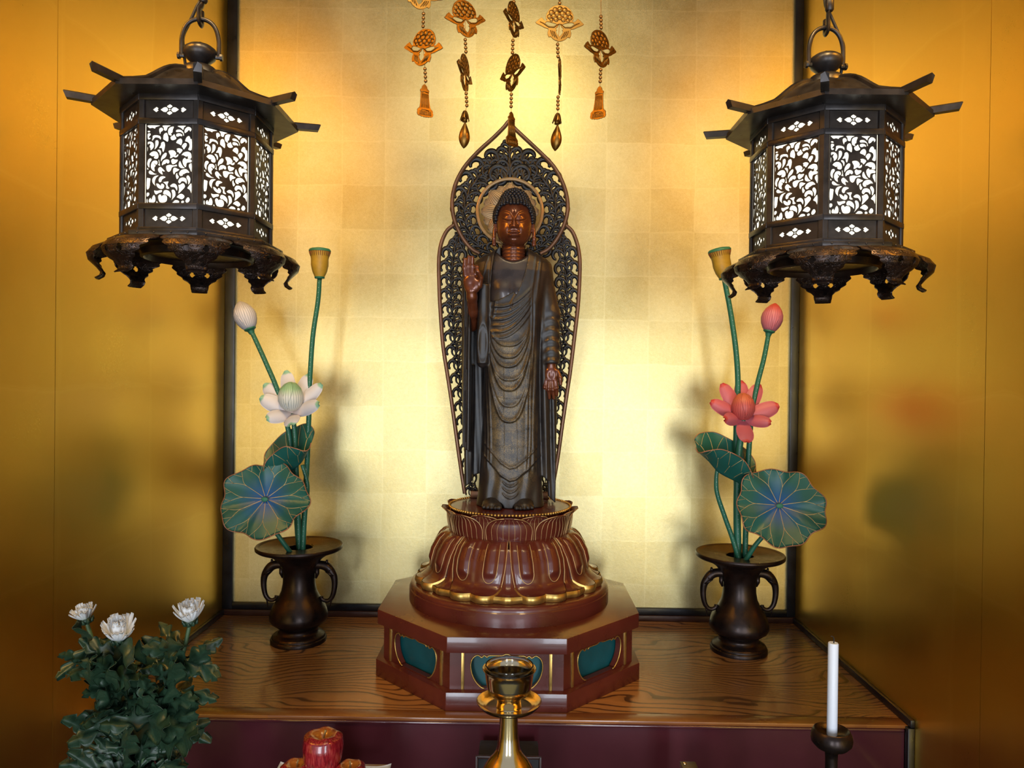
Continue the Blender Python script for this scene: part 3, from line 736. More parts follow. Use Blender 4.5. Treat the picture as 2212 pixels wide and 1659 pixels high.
hd = spl([hp(x, y, -.004) for x, y in reversed(hl)], 50)+spl([hp(x, y, -.004) for x, y in hr], 50)[1:]
part('pointed_frame', tube(hd, .0048, 10, up=(0, 1, 0), flat=1.25), M['halo_frame'], halo)
cc = [(1101.5+70*math.cos(a), 458+70*math.sin(a)) for a in np.linspace(0, 2*PI, 64, endpoint=False)]
part('inner_ring', tube([hp(x, y, -.006) for x, y in cc], .0040, 8, closed=True, up=(0, 1, 0)), M['halo_tan'], halo)
def curl(x, y, th, L, hand, w, turn=4.6, n=22):
    """a comma-shaped scroll in the XZ plane"""
    P = []; px, pz = x, y
    for i in range(n):
        t = i/(n-1); P.append((px, 0, pz)); a = th+hand*turn*t**1.25; s = L/(n-1)*(1.25-.55*t); px += s*math.cos(a); pz += s*math.sin(a)
    R = [w*(.28+.95*math.sin(PI*min(1, .06+.80*(i/(n-1))))**1.1) for i in range(n)]
    R[-1] *= .8
    return tube(P, R, 7, up=(0, 1, 0), flat=.85)
def sprig_mesh(name):
    g = G(); h = PI/2
    g.add(tube([(0, 0, -.35), (0.02, 0, .3), (-.02, 0, .75), (0, 0, 1.15)], [.09, .11, .09, .06], 7, up=(0, 1, 0), flat=.8))
    for s in (-1, 1):
        g.add(curl(0, .0, h-s*.30, 1.75, -s, .126, 4.5)); g.add(curl(0, .42, h-s*.30, 1.15, -s, .100, 4.8)); g.add(curl(s*.10, -.12, h-s*1.15, .95, s, .095, 3.6, 16)); g.add(curl(s*.06, .78, h-s*.75, .60, -s, .085, 3.6, 14))
    return g.mesh(name, M['scroll'])
me_sprig = sprig_mesh('scroll')
def put_sprig(px, py, hx, hy, size, wide=1.0, tuck=0.002):
    p = Vector(hp(px, py, tuck)); q = Vector(hp(px+hx, py+hy, tuck)); d = (q-p).normalized()
    ang = math.atan2(d.x, d.z); s = size*1.054e-3
    obj('scroll', me_sprig, halo, p, (0, ang, 0), (s*wide, s*.9, s))
for sd in (1, -1):
    for i in range(18):
        y = 540+i*30.2; t = (y-560)/500; off = float(np.interp(y, [530, 560, 640, 740, 850, 920, 990, 1060], [118, 125, 126, 117, 102, 95, 88, 82])); cxh = 1100.5-.012*(y-829)*0
        put_sprig(1100-sd*off, y+14, -sd*(-3), -20, float(np.interp(y, [560, 700, 900, 1060], [33, 32, 30, 27])), float(np.interp(y, [560, 700, 850, 950, 1060], [.86, .80, .70, .60, .5])))
for x, y, hx, hy, s, w in ((985, 535, 4, -20, 30, .62), (1000, 520, -6, -10, 26, .6), (1217, 535, -4, -20, 30, .62), (1202, 520, 6, -10, 26, .6)): put_sprig(x, y, hx, hy, s, w)
for sgn in (-1, 1):
    for al, r, s, w in ((158, 99, 36, .76), (141, 99, 36, .78), (124, 99, 36, .80), (107, 98, 36, .82), (90, 98, 37, .84), (73, 98, 38, .88), (56, 99, 40, .95), (39, 100, 42, 1.02), (22, 101, 42, 1.0)):
        a = math.radians(al); x = 1101.5+sgn*r*math.sin(a); y = 458-r*math.cos(a)
        put_sprig(x, y, -sgn*math.cos(a)*10*1.0, -math.sin(a)*10, s, w)
put_sprig(1101, 384, 0, -20, 50, .95); put_sprig(1100, 340, 0, -20, 40, .75); put_sprig(1072, 372, -6, -20, 40, .8); put_sprig(1130, 372, 6, -20, 40, .8)
# rosette of flat petals in the ring
def ros(u, v):
    s = 2*u-1; t = v; wv = math.sin(PI*min(1, .04+.93*t**.8))**.75
    return (s*wv*.0215, -.0035*(1-s*s)*math.sin(PI*t), .012+t*.054)
me_ros = mk('rosette_petal', grid(ros, 17, 22, .0015), M['halo_tan'])
g = G()
for s0 in np.linspace(-.9, .9, 9): g.add(tube([tuple(np.array(ros(.5+s0/2, t))+np.array((0, -.0010, 0))) for t in np.linspace(.05, .97, 18)], .0004, 4))
me_rl = g.mesh('petal_line', M['scroll'])
rc = hp(1101.5, 458)
for k in range(16):
    a = k*PI/8; p = obj('rosette_petal', me_ros, halo, (rc[0], -.002+.003*(k % 2), rc[2]), (0, a, 0), 1.0 if k % 2 == 0 else .97); obj('petal_line', me_rl, p)
part('halo_foot', bevelled(box(-.088, .088, -.008, .008, 0, .016), .002), M['halo_frame'], halo)

# ---------------------------------------------------------------- hanging lanterns
HOLES = '''95,68 340,68 320,85 255,110 245,135 190,120 140,130 105,105|380,68 550,68 490,100 470,150 455,175 410,165 400,110|605,85 540,90 495,125 480,180 490,235 525,265 562,262 545,228 575,205 585,150|670,72 835,70 800,105 780,160 740,120 680,90|850,90 905,95 940,130 935,165 908,190 905,160 880,160 860,185 815,215 795,200 800,140|330,115 375,110 400,145 390,175 355,195 340,245 318,195 312,145|640,150 700,140 755,165 790,210 800,268 782,262 768,212 720,192 650,196 630,180|640,228 690,212 745,227 766,262 755,275 720,267 690,280 660,284 635,265|100,175 140,175 150,200 110,205 95,195|95,225 150,220 160,250 130,285 125,310 150,305 155,330 120,345 95,320|190,265 250,250 330,265 360,300 355,345 320,310 250,300 215,330 195,360 170,360 185,310|400,235 450,200 480,225 490,265 500,300 495,370 475,385 445,365 400,340 388,320|530,282 570,258 590,238 612,230 630,275 655,315 620,345 570,355 535,330|850,268 890,258 912,290 920,320 948,330 948,540 870,535 895,470 890,410 850,375 808,365 820,310|670,335 720,310 755,330 765,380 740,450 710,430 640,400 645,370|760,430 800,395 840,400 852,440 830,480 790,530 765,490 745,465|95,385 150,372 200,395 222,440 215,500 155,555 150,510 130,470 150,420 120,420 100,440|245,355 290,345 312,380 305,440 270,500 217,545 236,490 240,420|355,390 400,370 430,400 435,470 405,580 380,560 365,500 310,510 320,480 345,440|90,480 105,490 100,560 90,590|120,620 160,575 220,555 280,575 312,630 308,690 270,712 225,700 215,670 240,650 185,660 150,640|282,532 328,528 358,570 353,620 336,652 322,592 292,556|347,768 347,700 377,632 430,583 466,592 463,640 430,688 382,720|490,545 560,530 610,545 640,580 648,610 625,648 660,630 688,606 688,650 640,683 590,667 560,688 517,698 525,640 500,590|645,507 700,495 758,520 766,550 710,612 690,580 655,568 657,530|730,635 770,580 850,555 920,580 942,630 940,690 905,706 866,690 870,650 850,660 820,655 780,632 745,632|790,682 815,674 830,702 865,696 940,718 940,765 850,780 830,868 782,830 757,760 762,712|90,760 110,710 150,690 178,705 172,735 138,790 132,880 100,850 85,810|150,860 160,790 195,740 260,730 293,760 288,803 260,818 232,792 227,805 255,838 225,880 235,950 180,920|302,722 320,722 330,800 338,840 312,830 290,822 312,790|362,800 390,737 450,708 508,722 522,765 500,793 470,788 455,772 440,800 400,812 372,838|542,722 580,694 610,712 682,717 658,770 610,802 572,808 547,770|692,762 715,733 743,792 776,848 812,878 750,883 702,858 683,820|885,800 940,782 940,955 902,890 882,850|85,872 118,903 90,913|447,832 520,812 600,822 655,805 668,840 600,848 560,878 540,928 500,958 457,930 442,880|287,900 312,862 350,857 428,933 418,948 372,936 390,1008 342,985 302,950|582,882 620,866 680,892 712,905 662,943 630,958 602,1008 577,960|112,945 140,922 180,946 230,985 288,995 220,1008 150,1003 117,980|692,960 730,912 800,888 858,902 906,962 850,963 780,998 752,987 770,1018 722,1032 693,1000|75,1075 110,1066 155,1076 150,1130 130,1270 75,1288|177,1110 192,1062 240,1022 318,1012 270,1055 240,1120 235,1190 252,1228 216,1198 187,1160|302,1090 332,1042 390,1028 448,1050 400,1080 370,1108 364,1138 330,1156 303,1130|632,1000 658,960 673,1010 697,1045 664,1092 642,1070|832,1050 852,1008 890,1022 918,1080 908,1150 872,1197 867,1120|677,1110 712,1062 780,1048 838,1077 855,1130 843,1182 810,1137 750,1127 712,1172 678,1150|442,1132 500,1130 480,1190 495,1240 518,1260 500,1278 447,1262 447,1200 402,1152 384,1140|252,1172 300,1177 345,1213 355,1178 388,1174 422,1210 408,1262 360,1282 302,1262 267,1225|517,1215 562,1173 610,1168 653,1200 672,1260 660,1316 640,1280 610,1242 552,1236|678,1192 702,1192 760,1158 798,1172 818,1230 760,1298 692,1366 676,1362 692,1280|862,1230 938,1155 935,1358 902,1290 853,1260|212,1302 260,1312 350,1294 380,1302 368,1338 310,1358 262,1387 227,1358|384,1355 402,1304 450,1289 508,1312 547,1370 542,1456 512,1420 455,1388 430,1362 444,1383 402,1378|548,1294 590,1279 628,1320 632,1400 590,1456 530,1520 560,1460 566,1370|75,1352 123,1347 133,1385 110,1418 75,1423|643,1430 682,1384 740,1358 797,1392 806,1430 760,1472 712,1458 672,1440|112,1528 112,1480 150,1443 165,1480 186,1422 220,1384 248,1430 252,1490 228,1536 130,1536|288,1412 320,1374 355,1388 360,1413 390,1389 448,1393 476,1430 472,1500 428,1536 332,1536 298,1480|577,1520 620,1483 688,1493 702,1533 565,1537|738,1502 778,1493 797,1520 778,1537 738,1537|813,1490 852,1429 888,1433 907,1480 878,1526 832,1532|75,1473 94,1464 99,1537 75,1537|267,1503 292,1537 262,1537'''
PW, PH = .0624, .1074
def hole_loops():
    out = []
    for h in HOLES.split('|'):
        P = [tuple(map(float, q.split(','))) for q in h.split()]; skew = lambda y: (y-800)/1475*-14
        Q = np.array([((x-510-skew(y))/872*PW, (803-y)/1500*PH) for x, y in P]); c = Q.mean(0)
        Q = c+(Q-c)*.925; Q[:, 0] = np.clip(Q[:, 0], -PW/2+.0006, PW/2-.0006); Q[:, 1] = np.clip(Q[:, 1], -PH/2+.0006, PH/2-.0006)
        out.append(smooth_loop(Q, 3))
    return out
def rect(w, h): return [(-w/2, -h/2), (w/2, -h/2), (w/2, h/2), (-w/2, h/2)]
def to_face(vf): return [(x, -z, y) for x, y, z in vf[0]], vf[1]
def flower_loops():
    m = .00082; L = []
    L.append([(-15.5, 0), (-10, 3.8), (-6, 4.3), (-2.6, 1.1), (-2.6, -1.1), (-6, -4.3), (-10, -3.8)]); L.append([(-x, y) for x, y in reversed(L[0])])
    L.append([(0, 9), (-4.3, 6.3), (-4.6, 4.8), (-1.1, 2.5), (1.1, 2.5), (4.6, 4.8), (4.3, 6.3)]); L.append([(x, -y) for x, y in reversed(L[2])])
    L.append([(1.5*math.cos(a), 1.5*math.sin(a)) for a in np.linspace(0, 2*PI, 10, endpoint=False)])
    for s in (-1, 1): L.append([(s*28, 0), (s*22, 4.5), (s*18.4, 1.6), (s*20.2, 0), (s*18.4, -1.6), (s*22, -4.5)])
    return [[(x*m, y*m) for x, y in l] for l in L]
BZ = .130                                    # everything below is written as height above the eye line; BZ is the foot
mL = M['lantern_bronze']; AP = .0952; RC = AP/math.cos(PI/8); FW = 2*AP*math.tan(PI/8)
me_pierced = mk('pierced_panel', to_face(plate([rect(PW+.001, PH+.001)]+hole_loops(), .0012)), mL, False)
me_small = mk('flower_panel', to_face(plate([rect(PW+.004, .0252)]+flower_loops(), .0012)), mL, False)
def railm(h, out=0.0030, w=None):
    w = w or FW; return mk('rail', bevelled(box(-w/2-.0004, w/2+.0004, -out, .002, -h/2, h/2), .0008), mL, True, None, 30)
me_rail = {'top': railm(.0088), 'mid': railm(.0080), 'low': railm(.0064)}
me_post = mk('corner_post', bevelled(prism([(-.0066, .0016), (-.0061, -.0012), (0, -.0038), (.0061, -.0012), (.0066, .0016)], .191-BZ, .378-BZ), .0003, 1), mL, False)
def roof_z(r): return float(np.interp(r, [0, .03, .04, .05, .06, .07, .08, .09, .10, .11, .12, .142, .18], [.446, .4410, .4385, .4345, .4290, .4220, .4135, .4050, .3975, .3920, .3885, .3830, .3815]))
def roof_fn(u, v):
    th = 2*PI*u; ph = ((th+PI/8) % (PI/4))-PI/8; Re = .131/math.cos(ph); r = .022+(Re-.022)*v; rr = .022+(.1418-.022)*v
    z = roof_z(rr)-.004*(1-abs(ph)/(PI/8))*math.sin(PI*v); a = -PI/2+th
    return (r*math.cos(a), r*math.sin(a), z-BZ)
me_roof = mk('roof', grid(roof_fn, 96, 22, 0, True), mL, True, None, 25)
def rafter_mesh():
    v = []; f = []; rs = [.026, .035, .045, .055, .065, .075, .085, .095, .105, .115, .13, .145, .16, .172]
    sec = [(-.0052, -.004), (.0052, -.004), (.0052, .0045), (0, .0075), (-.0052, .0045)]
    for r in rs:
        z = roof_z(r) if r < .13 else roof_z(.13)-.0016+(r-.13)*.05
        w = 1 if r > .06 else .7
        for a, b in sec: v.append((a*w, -r-(.0035 if r == rs[-1] and b > 0 else 0), z+b*(1 if r > .1 else .75)-BZ))
    for i in range(len(rs)-1):
        for k in range(5): f.append((i*5+k, (i+1)*5+k, (i+1)*5+(k+1) % 5, i*5+(k+1) % 5))
    f += [tuple(range(5)), tuple((len(rs)-1)*5+k for k in (4, 3, 2, 1, 0))]
    return v, f
me_rafter = mk('rafter', rafter_mesh(), mL, False)
def foot_fn(u, v):
    s = 2*u-1; w = float(np.interp(v, [0, .12, .25, .40, .52, .64, .74, .86, 1.0], [.0435, .0430, .0410, .0345, .0280, .0200, .0135, .0125, .0115]))
    w *= 1+.05*math.cos(v*42)*(v < .72)
    r = float(np.interp(v, [0, .08, .2, .35, .5, .68, .82, .92, 1.0], [.110, .124, .138, .1445, .1425, .1325, .1265, .1280, .1345]))
    x = s*w; return (x, -(r-9.0*x*x-.0022*abs(s)**6), .1855-.0535*v-BZ+(.004 if v > .97 else 0)*0)
vf = grid(foot_fn, 37, 41)
def foot_hole(c): return any(((c[0]-sx*.0115)/.0034)**2+((c[2]-(.1625-BZ))/.0042)**2 < 1 for sx in (-1, 1))
fc = [q for q in vf[1] if not foot_hole(np.mean([vf[0][i] for i in q], 0))]
def solid(vf, th):
    me = mk('t', vf); bm = bmesh.new(); bm.from_mesh(me); bmesh.ops.solidify(bm, geom=bm.faces[:], thickness=th); bm.verts.index_update()
    r = [tuple(v.co) for v in bm.verts], [tuple(v.index for v in f.verts) for f in bm.faces]; bm.free(); bpy.data.meshes.remove(me); return r
t = NT('chased_bronze'); v_ = t.coord(kind='Object'); wv = t.n('TexVoronoi'); t.l(v_, wv.inputs['Vector']); wv.inputs['Scale'].default_value = 95; wv.feature = 'SMOOTH_F1'
ns = t.noise(v_, 70, 2, .5, 2.2); hgt = t.ramp(t.math('FRACT', t.math('MULTIPLY', ns, 5.0)), [(0, 0.0), (.25, 1.0), (.8, 1.0), (1, 0.0)])
t.l(t.ramp(ns, [(.3, lin((38, 30, 29))), (.7, lin((66, 50, 43)))]), t.b.inputs['Base Color']); t.set(Metallic=.75, Roughness=.32); t.bump(hgt, .55, .0010)
M['chased'] = t.m
me_foot = mk('foot', solid((vf[0], fc), .0016), M['chased'], True, None, 50)
me_rivet = mk('rivet', ball(.0014, n=7, m=4), mL)
def make_lantern(label, x, dz):
    L = thing('hanging_lantern', label, 'lantern', (x, 1.1, CAM_Z+BZ+dz), 0, 'pair of hanging bronze lanterns')
    part('base_plate', bevelled(prism([(x_, y_) for x_, y_ in ngon(8, .1115/math.cos(PI/8), PI/8)], .1840-BZ, .1906-BZ), .0008), mL, L, True, 30)
    part('bottom_pan', lathe([(r, z-BZ) for r, z in ((.098, .1839), (.096, .1800), (.080, .1765), (.078, .1680), (.074, .1665), (.072, .1690), (.070, .1740), (.0, .1750))], 64), M['bronze'], L, True, 40)
    part('lamp_paper', prism(ngon(8, .0998, PI/8), .1910-BZ, .3700-BZ), M['lamp_paper'], L, False)
    for k in range(8):
        a = k*PI/4; fx = lambda r, z: (r*math.sin(a), -r*math.cos(a), z-BZ)
        for nm, z in (('top', .3738), ('mid', .3410), ('mid', .2256), ('low', .1940)): obj('rail', me_rail[nm], L, fx(AP, z), (0, 0, a))
        obj('pierced_panel', me_pierced, L, fx(AP-.0012, .2833), (0, 0, a))
        obj('flower_panel', me_small, L, fx(AP-.0012, .3573), (0, 0, a)); obj('flower_panel', me_small, L, fx(AP-.0012, .2094), (0, 0, a))
        b = a+PI/8; cx_ = lambda r, z: (r*math.sin(b), -r*math.cos(b), z-BZ)
        obj('corner_post', me_post, L, (RC*.985*math.sin(b), -RC*.985*math.cos(b), 0), (0, 0, b))
        obj('rafter', me_rafter, L, (0, 0, 0), (0, 0, b)); obj('foot', me_foot, L, (0, 0, 0), (0, 0, b))
        for s in (-.034, -.0115, .0115, .034): obj('rivet', me_rivet, L, (.1116*math.sin(a)+s*math.cos(a), -.1116*math.cos(a)+s*math.sin(a), .1873-BZ))
    obj('roof', me_roof, L)
    ev = G(); ev.add(prism(ngon(8, .1310/math.cos(PI/8), PI/8), .3775-BZ, .3852-BZ)); obj('eave_board', ev.mesh('eave_board', mL, False), L)
    fin = part('finial', lathe([(r, z-BZ) for r, z in ((.030, .4360), (.029, .4460), (.021, .4535), (.012, .4560), (.0105, .4590), (.0150, .4620), (.0215, .4680), (.0238, .4745), (.0225, .4805), (.0165, .4850), (.0085, .4868), (.0040, .4890), (.0018, .4915), (0, .4922))], 40), mL, L, True, 60)
    arch = [(-.0262, 0, .4690), (-.0268, 0, .482), (-.0262, 0, .497), (-.0215, 0, .513), (-.0125, 0, .5225), (0, 0, .5258), (.0125, 0, .5225), (.0215, 0, .513), (.0262, 0, .497), (.0268, 0, .482), (.0262, 0, .4690)]
    part('handle', tube([(p[0], p[1], p[2]-BZ) for p in spl(arch, 44)], .0032, 10), mL, L, rot=(0, 0, .12))
    for s in (-1, 1): part('bolt', tube([(s*.0225, 0, .4700-BZ), (s*.0285, 0, .4700-BZ), (s*.0288, 0, .4700-BZ), (s*.0322, 0, .4700-BZ)], [.0032, .0032, .0054, .0050], 8), mL, L, rot=(0, 0, .12))
    hk = [(0, .0062, .540), (0, .0062, .528), (0, .0052, .5205), (0, 0, .5180), (0, -.0052, .5205), (0, -.0062, .528), (.0, -.005, .538), (.002, 0, .546), (.004, .001, .556)]
    part('hook', tube([(p[0], p[1], p[2]-BZ) for p in spl(hk, 36)], .0052, 8, up=(1, 0, 0), flat=.45), mL, L)
    part('hanging_rod', lathe([(.0048, .550-BZ), (.0062, .552-BZ), (.0062, .566-BZ), (.0046, .570-BZ), (.0046, ZC-CAM_Z-dz-BZ-.0005)], 16), mL, L, loc=(.004, 0, 0))
    sd = -1 if x < 0 else 1
    cd = [(sd*.024, .020, .447), (sd*.027, .012, .462), (sd*.0285, .008, .485), (sd*.028, .006, .503), (sd*.019, .005, .522), (sd*.008, .004, .545), (.000, .0062, .565), (.001, .0072, .60), (.004, .0072, .66)]
    part('power_cord', tube([(p[0], p[1], p[2]-BZ) for p in spl(cd, 50)], .0022, 8), M['cord'], L)
    return L
make_lantern('dark bronze lantern hanging over the white lotus bud and white chrysanthemums', -.4785, .0035)
make_lantern('dark bronze lantern hanging over the pink lotus bud and white candle', .4488, -.0020)

# ---------------------------------------------------------------- bronze vases
VP = [(.0, .0005), (.0618, .0), (.0622, .006), (.0605, .0095), (.0592, .0100), (.0592, .0125), (.0560, .0160), (.0480, .0195), (.0435, .0235), (.0425, .0280), (.0432, .0325), (.0520, .0385), (.0610, .0455), (.0645, .0525), (.0642, .0620), (.0600, .0760), (.0530, .0890), (.0455, .1010), (.0390, .1150), (.0360, .1320), (.0356, .1520), (.0385, .1660), (.0440, .1780), (.0520, .1875), (.0640, .1960), (.0800, .2030), (.0925, .2070), (.0965, .2100), (.0972, .2150), (.0955, .2180), (.0915, .2180), (.0890, .2160), (.0875, .2152), (.0320, .2128), (.0295, .2110), (.0290, .1900), (.0, .1500)]
def handle(s):
    P = [(.036, .172), (.050, .1725), (.062, .1690), (.0710, .1600), (.0785, .1480), (.0808, .1320), (.0795, .1150), (.0755, .1010), (.0680, .0925), (.0590, .0915), (.0520, .0960), (.0505, .1010)]
    R = [.0100, .0098, .0105, .0100, .0080, .0068, .0060, .0054, .0048, .0044, .0044, .0050]
    pts = spl([(s*a, 0, b) for a, b in P], 48); rr = list(np.interp(np.linspace(0, 1, 48), np.linspace(0, 1, len(R)), R))
    g = G(); g.add(tube(pts, rr, 12, up=(0, 1, 0), flat=.95))
    g.add(tube([(s*.060, 0, .174), (s*.0625, 0, .180), (s*.0632, 0, .1845)], [.004, .0032, .0022], 8))          # crest
    g.add(tube([(s*.0735, 0, .100), (s*.0725, 0, .088), (s*.0712, 0, .074)], [.0032, .002, .0007], 7))           # tusk tip below
    g.add(tube([(s*.040, 0, .166), (s*.041, 0, .152), (s*.038, 0, .142)], [.006, .0048, .002], 8))               # ear against the neck
    for q in (-1, 1):
        g.add(ball(.0022, (s*.071, q*.0085, .162), 8, 5)); g.add(tube([(s*.062, q*.0095, .160), (s*.071, q*.0098, .1545), (s*.080, q*.0076, .150)], [.0015, .002, .0014], 6))
    return g
def make_vase(label, x, y):
    v = thing('bronze_vase', label, 'vase', (x, y, ZP), 0, 'pair of bronze altar vases')
    part('vase_body', lathe(VP, 72), M['bronze'], v, True, 50)
    for s in (-1, 1): obj('handle', handle(s).mesh('handle', M['bronze']), v)
    return v
V1 = (-.4917, 1.674); V2 = (.5000, 1.655)
make_vase('dark bronze vase with trunk handles holding the white lotus flower', *V1)
make_vase('dark bronze vase with trunk handles holding the pink lotus flower', *V2)

# ---------------------------------------------------------------- carved and painted lotus stems
M['stem'] = simple('stem_green', (38, 104, 78), .45, 0, .12, 40, .04)
M['dot'] = simple('white_dot', (214, 222, 206), .6, 0, .05, 60)
M['vein'] = simple('gold_vein', (212, 186, 128), .45, .5, .15, 60)
M['leaf_rim'] = simple('leaf_rim', (170, 112, 78), .5, .25, .15, 60)
def leaf_mat(name, blue, sc):
    t = NT(name); v = t.coord(kind='Object'); ln = t.n('VectorMath'); ln.operation = 'LENGTH'; t.l(v, ln.inputs[0])
    d = t.math('ADD', t.math('DIVIDE', ln.outputs['Value'], sc), t.math('MULTIPLY', t.noise(v, 30, 3), .12))
    t.l(t.ramp(d, [(.08, lin((22, 86, 160)) if blue else lin((30, 92, 84))), (.34, lin((26, 92, 124)) if blue else lin((32, 96, 82))), (.58, lin((32, 98, 86))), (1, lin((44, 102, 80)))]), t.b.inputs['Base Color'])
    t.set(Roughness=.42, Specular_IOR_Level=.5); t.bump(t.noise(v, 90, 2), .1, .001); return t.m
M['leaf_open'] = leaf_mat('leaf_green_blue_heart', True, .115); M['leaf_fold'] = leaf_mat('leaf_green', False, .12)
def petal_mat(name, base, mid, tip, L):
    t = NT(name); v = t.coord(kind='Object'); sp = t.n('SeparateXYZ'); t.l(v, sp.inputs[0])
    d = t.math('ADD', t.math('DIVIDE', sp.outputs['Z'], L), t.math('MULTIPLY', t.noise(v, 60, 3), .12))
    st = t.ramp(t.math('FRACT', t.math('MULTIPLY', sp.outputs['X'], 420)), [(0, .0), (.5, .16), (1, 0.0)])
    c = t.ramp(d, [(.05, base), (.5, mid), (.95, mid), (1.12, tip)]); c = t.mix(st, c, tuple(x*.62 for x in mid))
    t.l(c, t.b.inputs['Base Color']); t.set(Roughness=.5, Subsurface_Weight=.0); return t.m
def bud_mat(name, base, tip, line, L, n=30):
    t = NT(name); v = t.coord(kind='Object'); g = t.n('TexGradient'); g.gradient_type = 'RADIAL'; t.l(v, g.inputs['Vector'])
    st = t.ramp(t.math('FRACT', t.math('MULTIPLY', g.outputs['Fac'], n)), [(0, 1.0), (.22, 0.0), (.78, 0.0), (1, 1.0)])
    sp = t.n('SeparateXYZ'); t.l(v, sp.inputs[0]); c = t.ramp(t.math('ADD', t.math('DIVIDE', sp.outputs['Z'], L), t.math('MULTIPLY', t.noise(v, 35, 3), .2)), [(.15, base), (.7, base), (1.05, tip)])
    t.l(t.mix(t.math('MULTIPLY', st, .75), c, line), t.b.inputs['Base Color']); t.set(Roughness=.5); return t.m
PALE = dict(petal=petal_mat('white_petal', lin((226, 196, 176)), lin((228, 218, 216)), lin((140, 190, 150)), .075), bud=bud_mat('white_bud', lin((226, 214, 212)), lin((206, 190, 176)), lin((128, 128, 126)), .066), core=bud_mat('white_heart', lin((226, 222, 210)), lin((150, 190, 140)), lin((128, 136, 122)), .056))
PINK = dict(petal=petal_mat('pink_petal', lin((206, 112, 126)), lin((208, 102, 106)), lin((206, 66, 56)), .075), bud=bud_mat('pink_bud', lin((214, 122, 130)), lin((212, 82, 58)), lin((160, 58, 66)), .066), core=bud_mat('pink_heart', lin((204, 92, 84)), lin((214, 112, 72)), lin((150, 50, 48)), .056))
M['pod'] = simple('ochre_pod', (198, 152, 46), .5, 0, .15, 55, .06); M['pod_top'] = simple('green_pod_top', (58, 124, 92), .5, 0, .12, 40); M['pod_mark'] = simple('brown_pod_mark', (136, 78, 34), .6, 0, .1, 60)
GR = 'carved lotus stems in the bronze vases'
def stem_of(t, pts, y, r, org, dots=True, dy=None):
    ys = dy or [0]*len(pts); P = [W(px, py, y+d)-org for (px, py), d in zip(pts, ys)]
    n = 40; S = spl([tuple(p) for p in P], n); rr = list(np.linspace(r*1.12, r*.92, n)) if not hasattr(r, '__len__') else list(np.interp(np.linspace(0, 1, n), np.linspace(0, 1, len(r)), r))
    st = obj('stem', mk('stem', tube(S, rr, 10), M['stem']), t)
    if dots:
        g = G(); fine = spl([tuple(p) for p in P], 400); acc = 0; last = Vector(fine[0])
        for i, p in enumerate(fine):
            p = Vector(p); acc += (p-last).length; last = p
            if acc > .0105 and i < 392:
                acc = 0; g.add(ball(.0008, (p.x, p.y-np.interp(i/400, np.linspace(0, 1, n), rr)*.93, p.z), 6, 4))
        if g.v: obj('dots', g.mesh('dots', M['dot']), st)['kind'] = 'stuff'
    return S
def start(pts, y, name, label, cat='lotus', group=GR):
    o = W(*pts[0], y); return thing(name, label, cat, o, 0, group), o
def pod(label, stem, y, top, r, dy=None):
    t, o = start(stem, y, 'lotus_pod', label); stem_of(t, stem, y, r, o, True, dy)
    a = W(*stem[-1], y)-o; b = W(*top, y)-o; L = (b-a).length; mx = align(b-a, (1, 0, 0))
    k = L/.062
    hd = part('seed_pod', lathe([(0, -.001), (.010*k, 0), (.0115*k, .003*k), (.0165*k, .014*k), (.0195*k, .028*k), (.0195*k, .042*k), (.0222*k, .056*k), (.0238*k, .060*k), (.023*k, .0615*k), (0, .0615*k)], 40), M['pod'], t, True, 50)
    hd.matrix_local = TR(a) @ mx
    part('pod_top', lathe([(.0242*k, .0590*k), (.0248*k, .0615*k), (.0225*k, .0650*k), (.012*k, .0672*k), (0, .0678*k)], 40), M['pod_top'], hd, True, 50)
    g = G()
    for i in range(30):
        q = 2*PI*i/30; g.add(tube([(.0206*k*math.cos(q), .0206*k*math.sin(q), .048*k), (.0236*k*math.cos(q), .0236*k*math.sin(q), .0585*k)], [.0004, .0011], 5))
    obj('rim_marks', g.mesh('rim_marks', M['pod_mark']), hd)['kind'] = 'stuff'
    part('collar', lathe([(.0105*k, -.002), (.0118*k, .001), (.0105*k, .003)], 24), M['stem'], hd)
def bud(label, stem, y, tip, r, C, dy=None):
    t, o = start(stem, y, 'lotus_bud', label); stem_of(t, stem, y, r, o, True, dy)
    a = W(*stem[-1], y)-o; b = W(*tip, y)-o; L = (b-a).length; k = L/.066
    h = part('bud', lathe([(0, 0), (.0105*k, .0008), (.0165*k, .008*k), (.0215*k, .018*k), (.0240*k, .029*k), (.0228*k, .040*k), (.0180*k, .051*k), (.0105*k, .060*k), (.0030*k, .0655*k), (0, .0665*k)], 48), C['bud'], t, True, 60)
    h.matrix_local = TR(a) @ align(b-a, (1, 0, 0))
    g = G()
    for q0, sw in ((-2.3, .55), (-.9, -.5), (.6, .5), (2.0, -.4)):
        P = []
        for v in np.linspace(.05, .97, 26):
            rr = np.interp(v, [0, .12, .27, .44, .61, .77, .91, 1], [.0112, .0168, .0218, .0243, .0231, .0183, .0108, .002])*k; q = q0+sw*(1-v)*1.4; P.append((rr*math.cos(q), rr*math.sin(q), v*.0655*k))
        g.add(tube(P, .0007, 5))
    obj('petal_edge', g.mesh('petal_edge', C['bud']), h)
    part('calyx', lathe([(.0055*k, -.010*k), (.0075*k, -.003*k), (.0128*k, .0005*k), (.0128*k, .003*k), (.0112*k, .0035*k)], 24), M['stem'], h)
def petal_fn(Wd, L, bow, cup):
    def fn(u, v):
        s = 2*u-1; w = .96*(math.sin(PI*min(.985, .07+.87*v**1.3)))**.5
        tip = max(0, (v-.90)/.10); return (s*Wd*w*(1-.5*tip), -bow*math.sin(PI*v*.5)**2*1.0+cup*s*s*w+bow*v*v*1.3, L*v)
    return fn
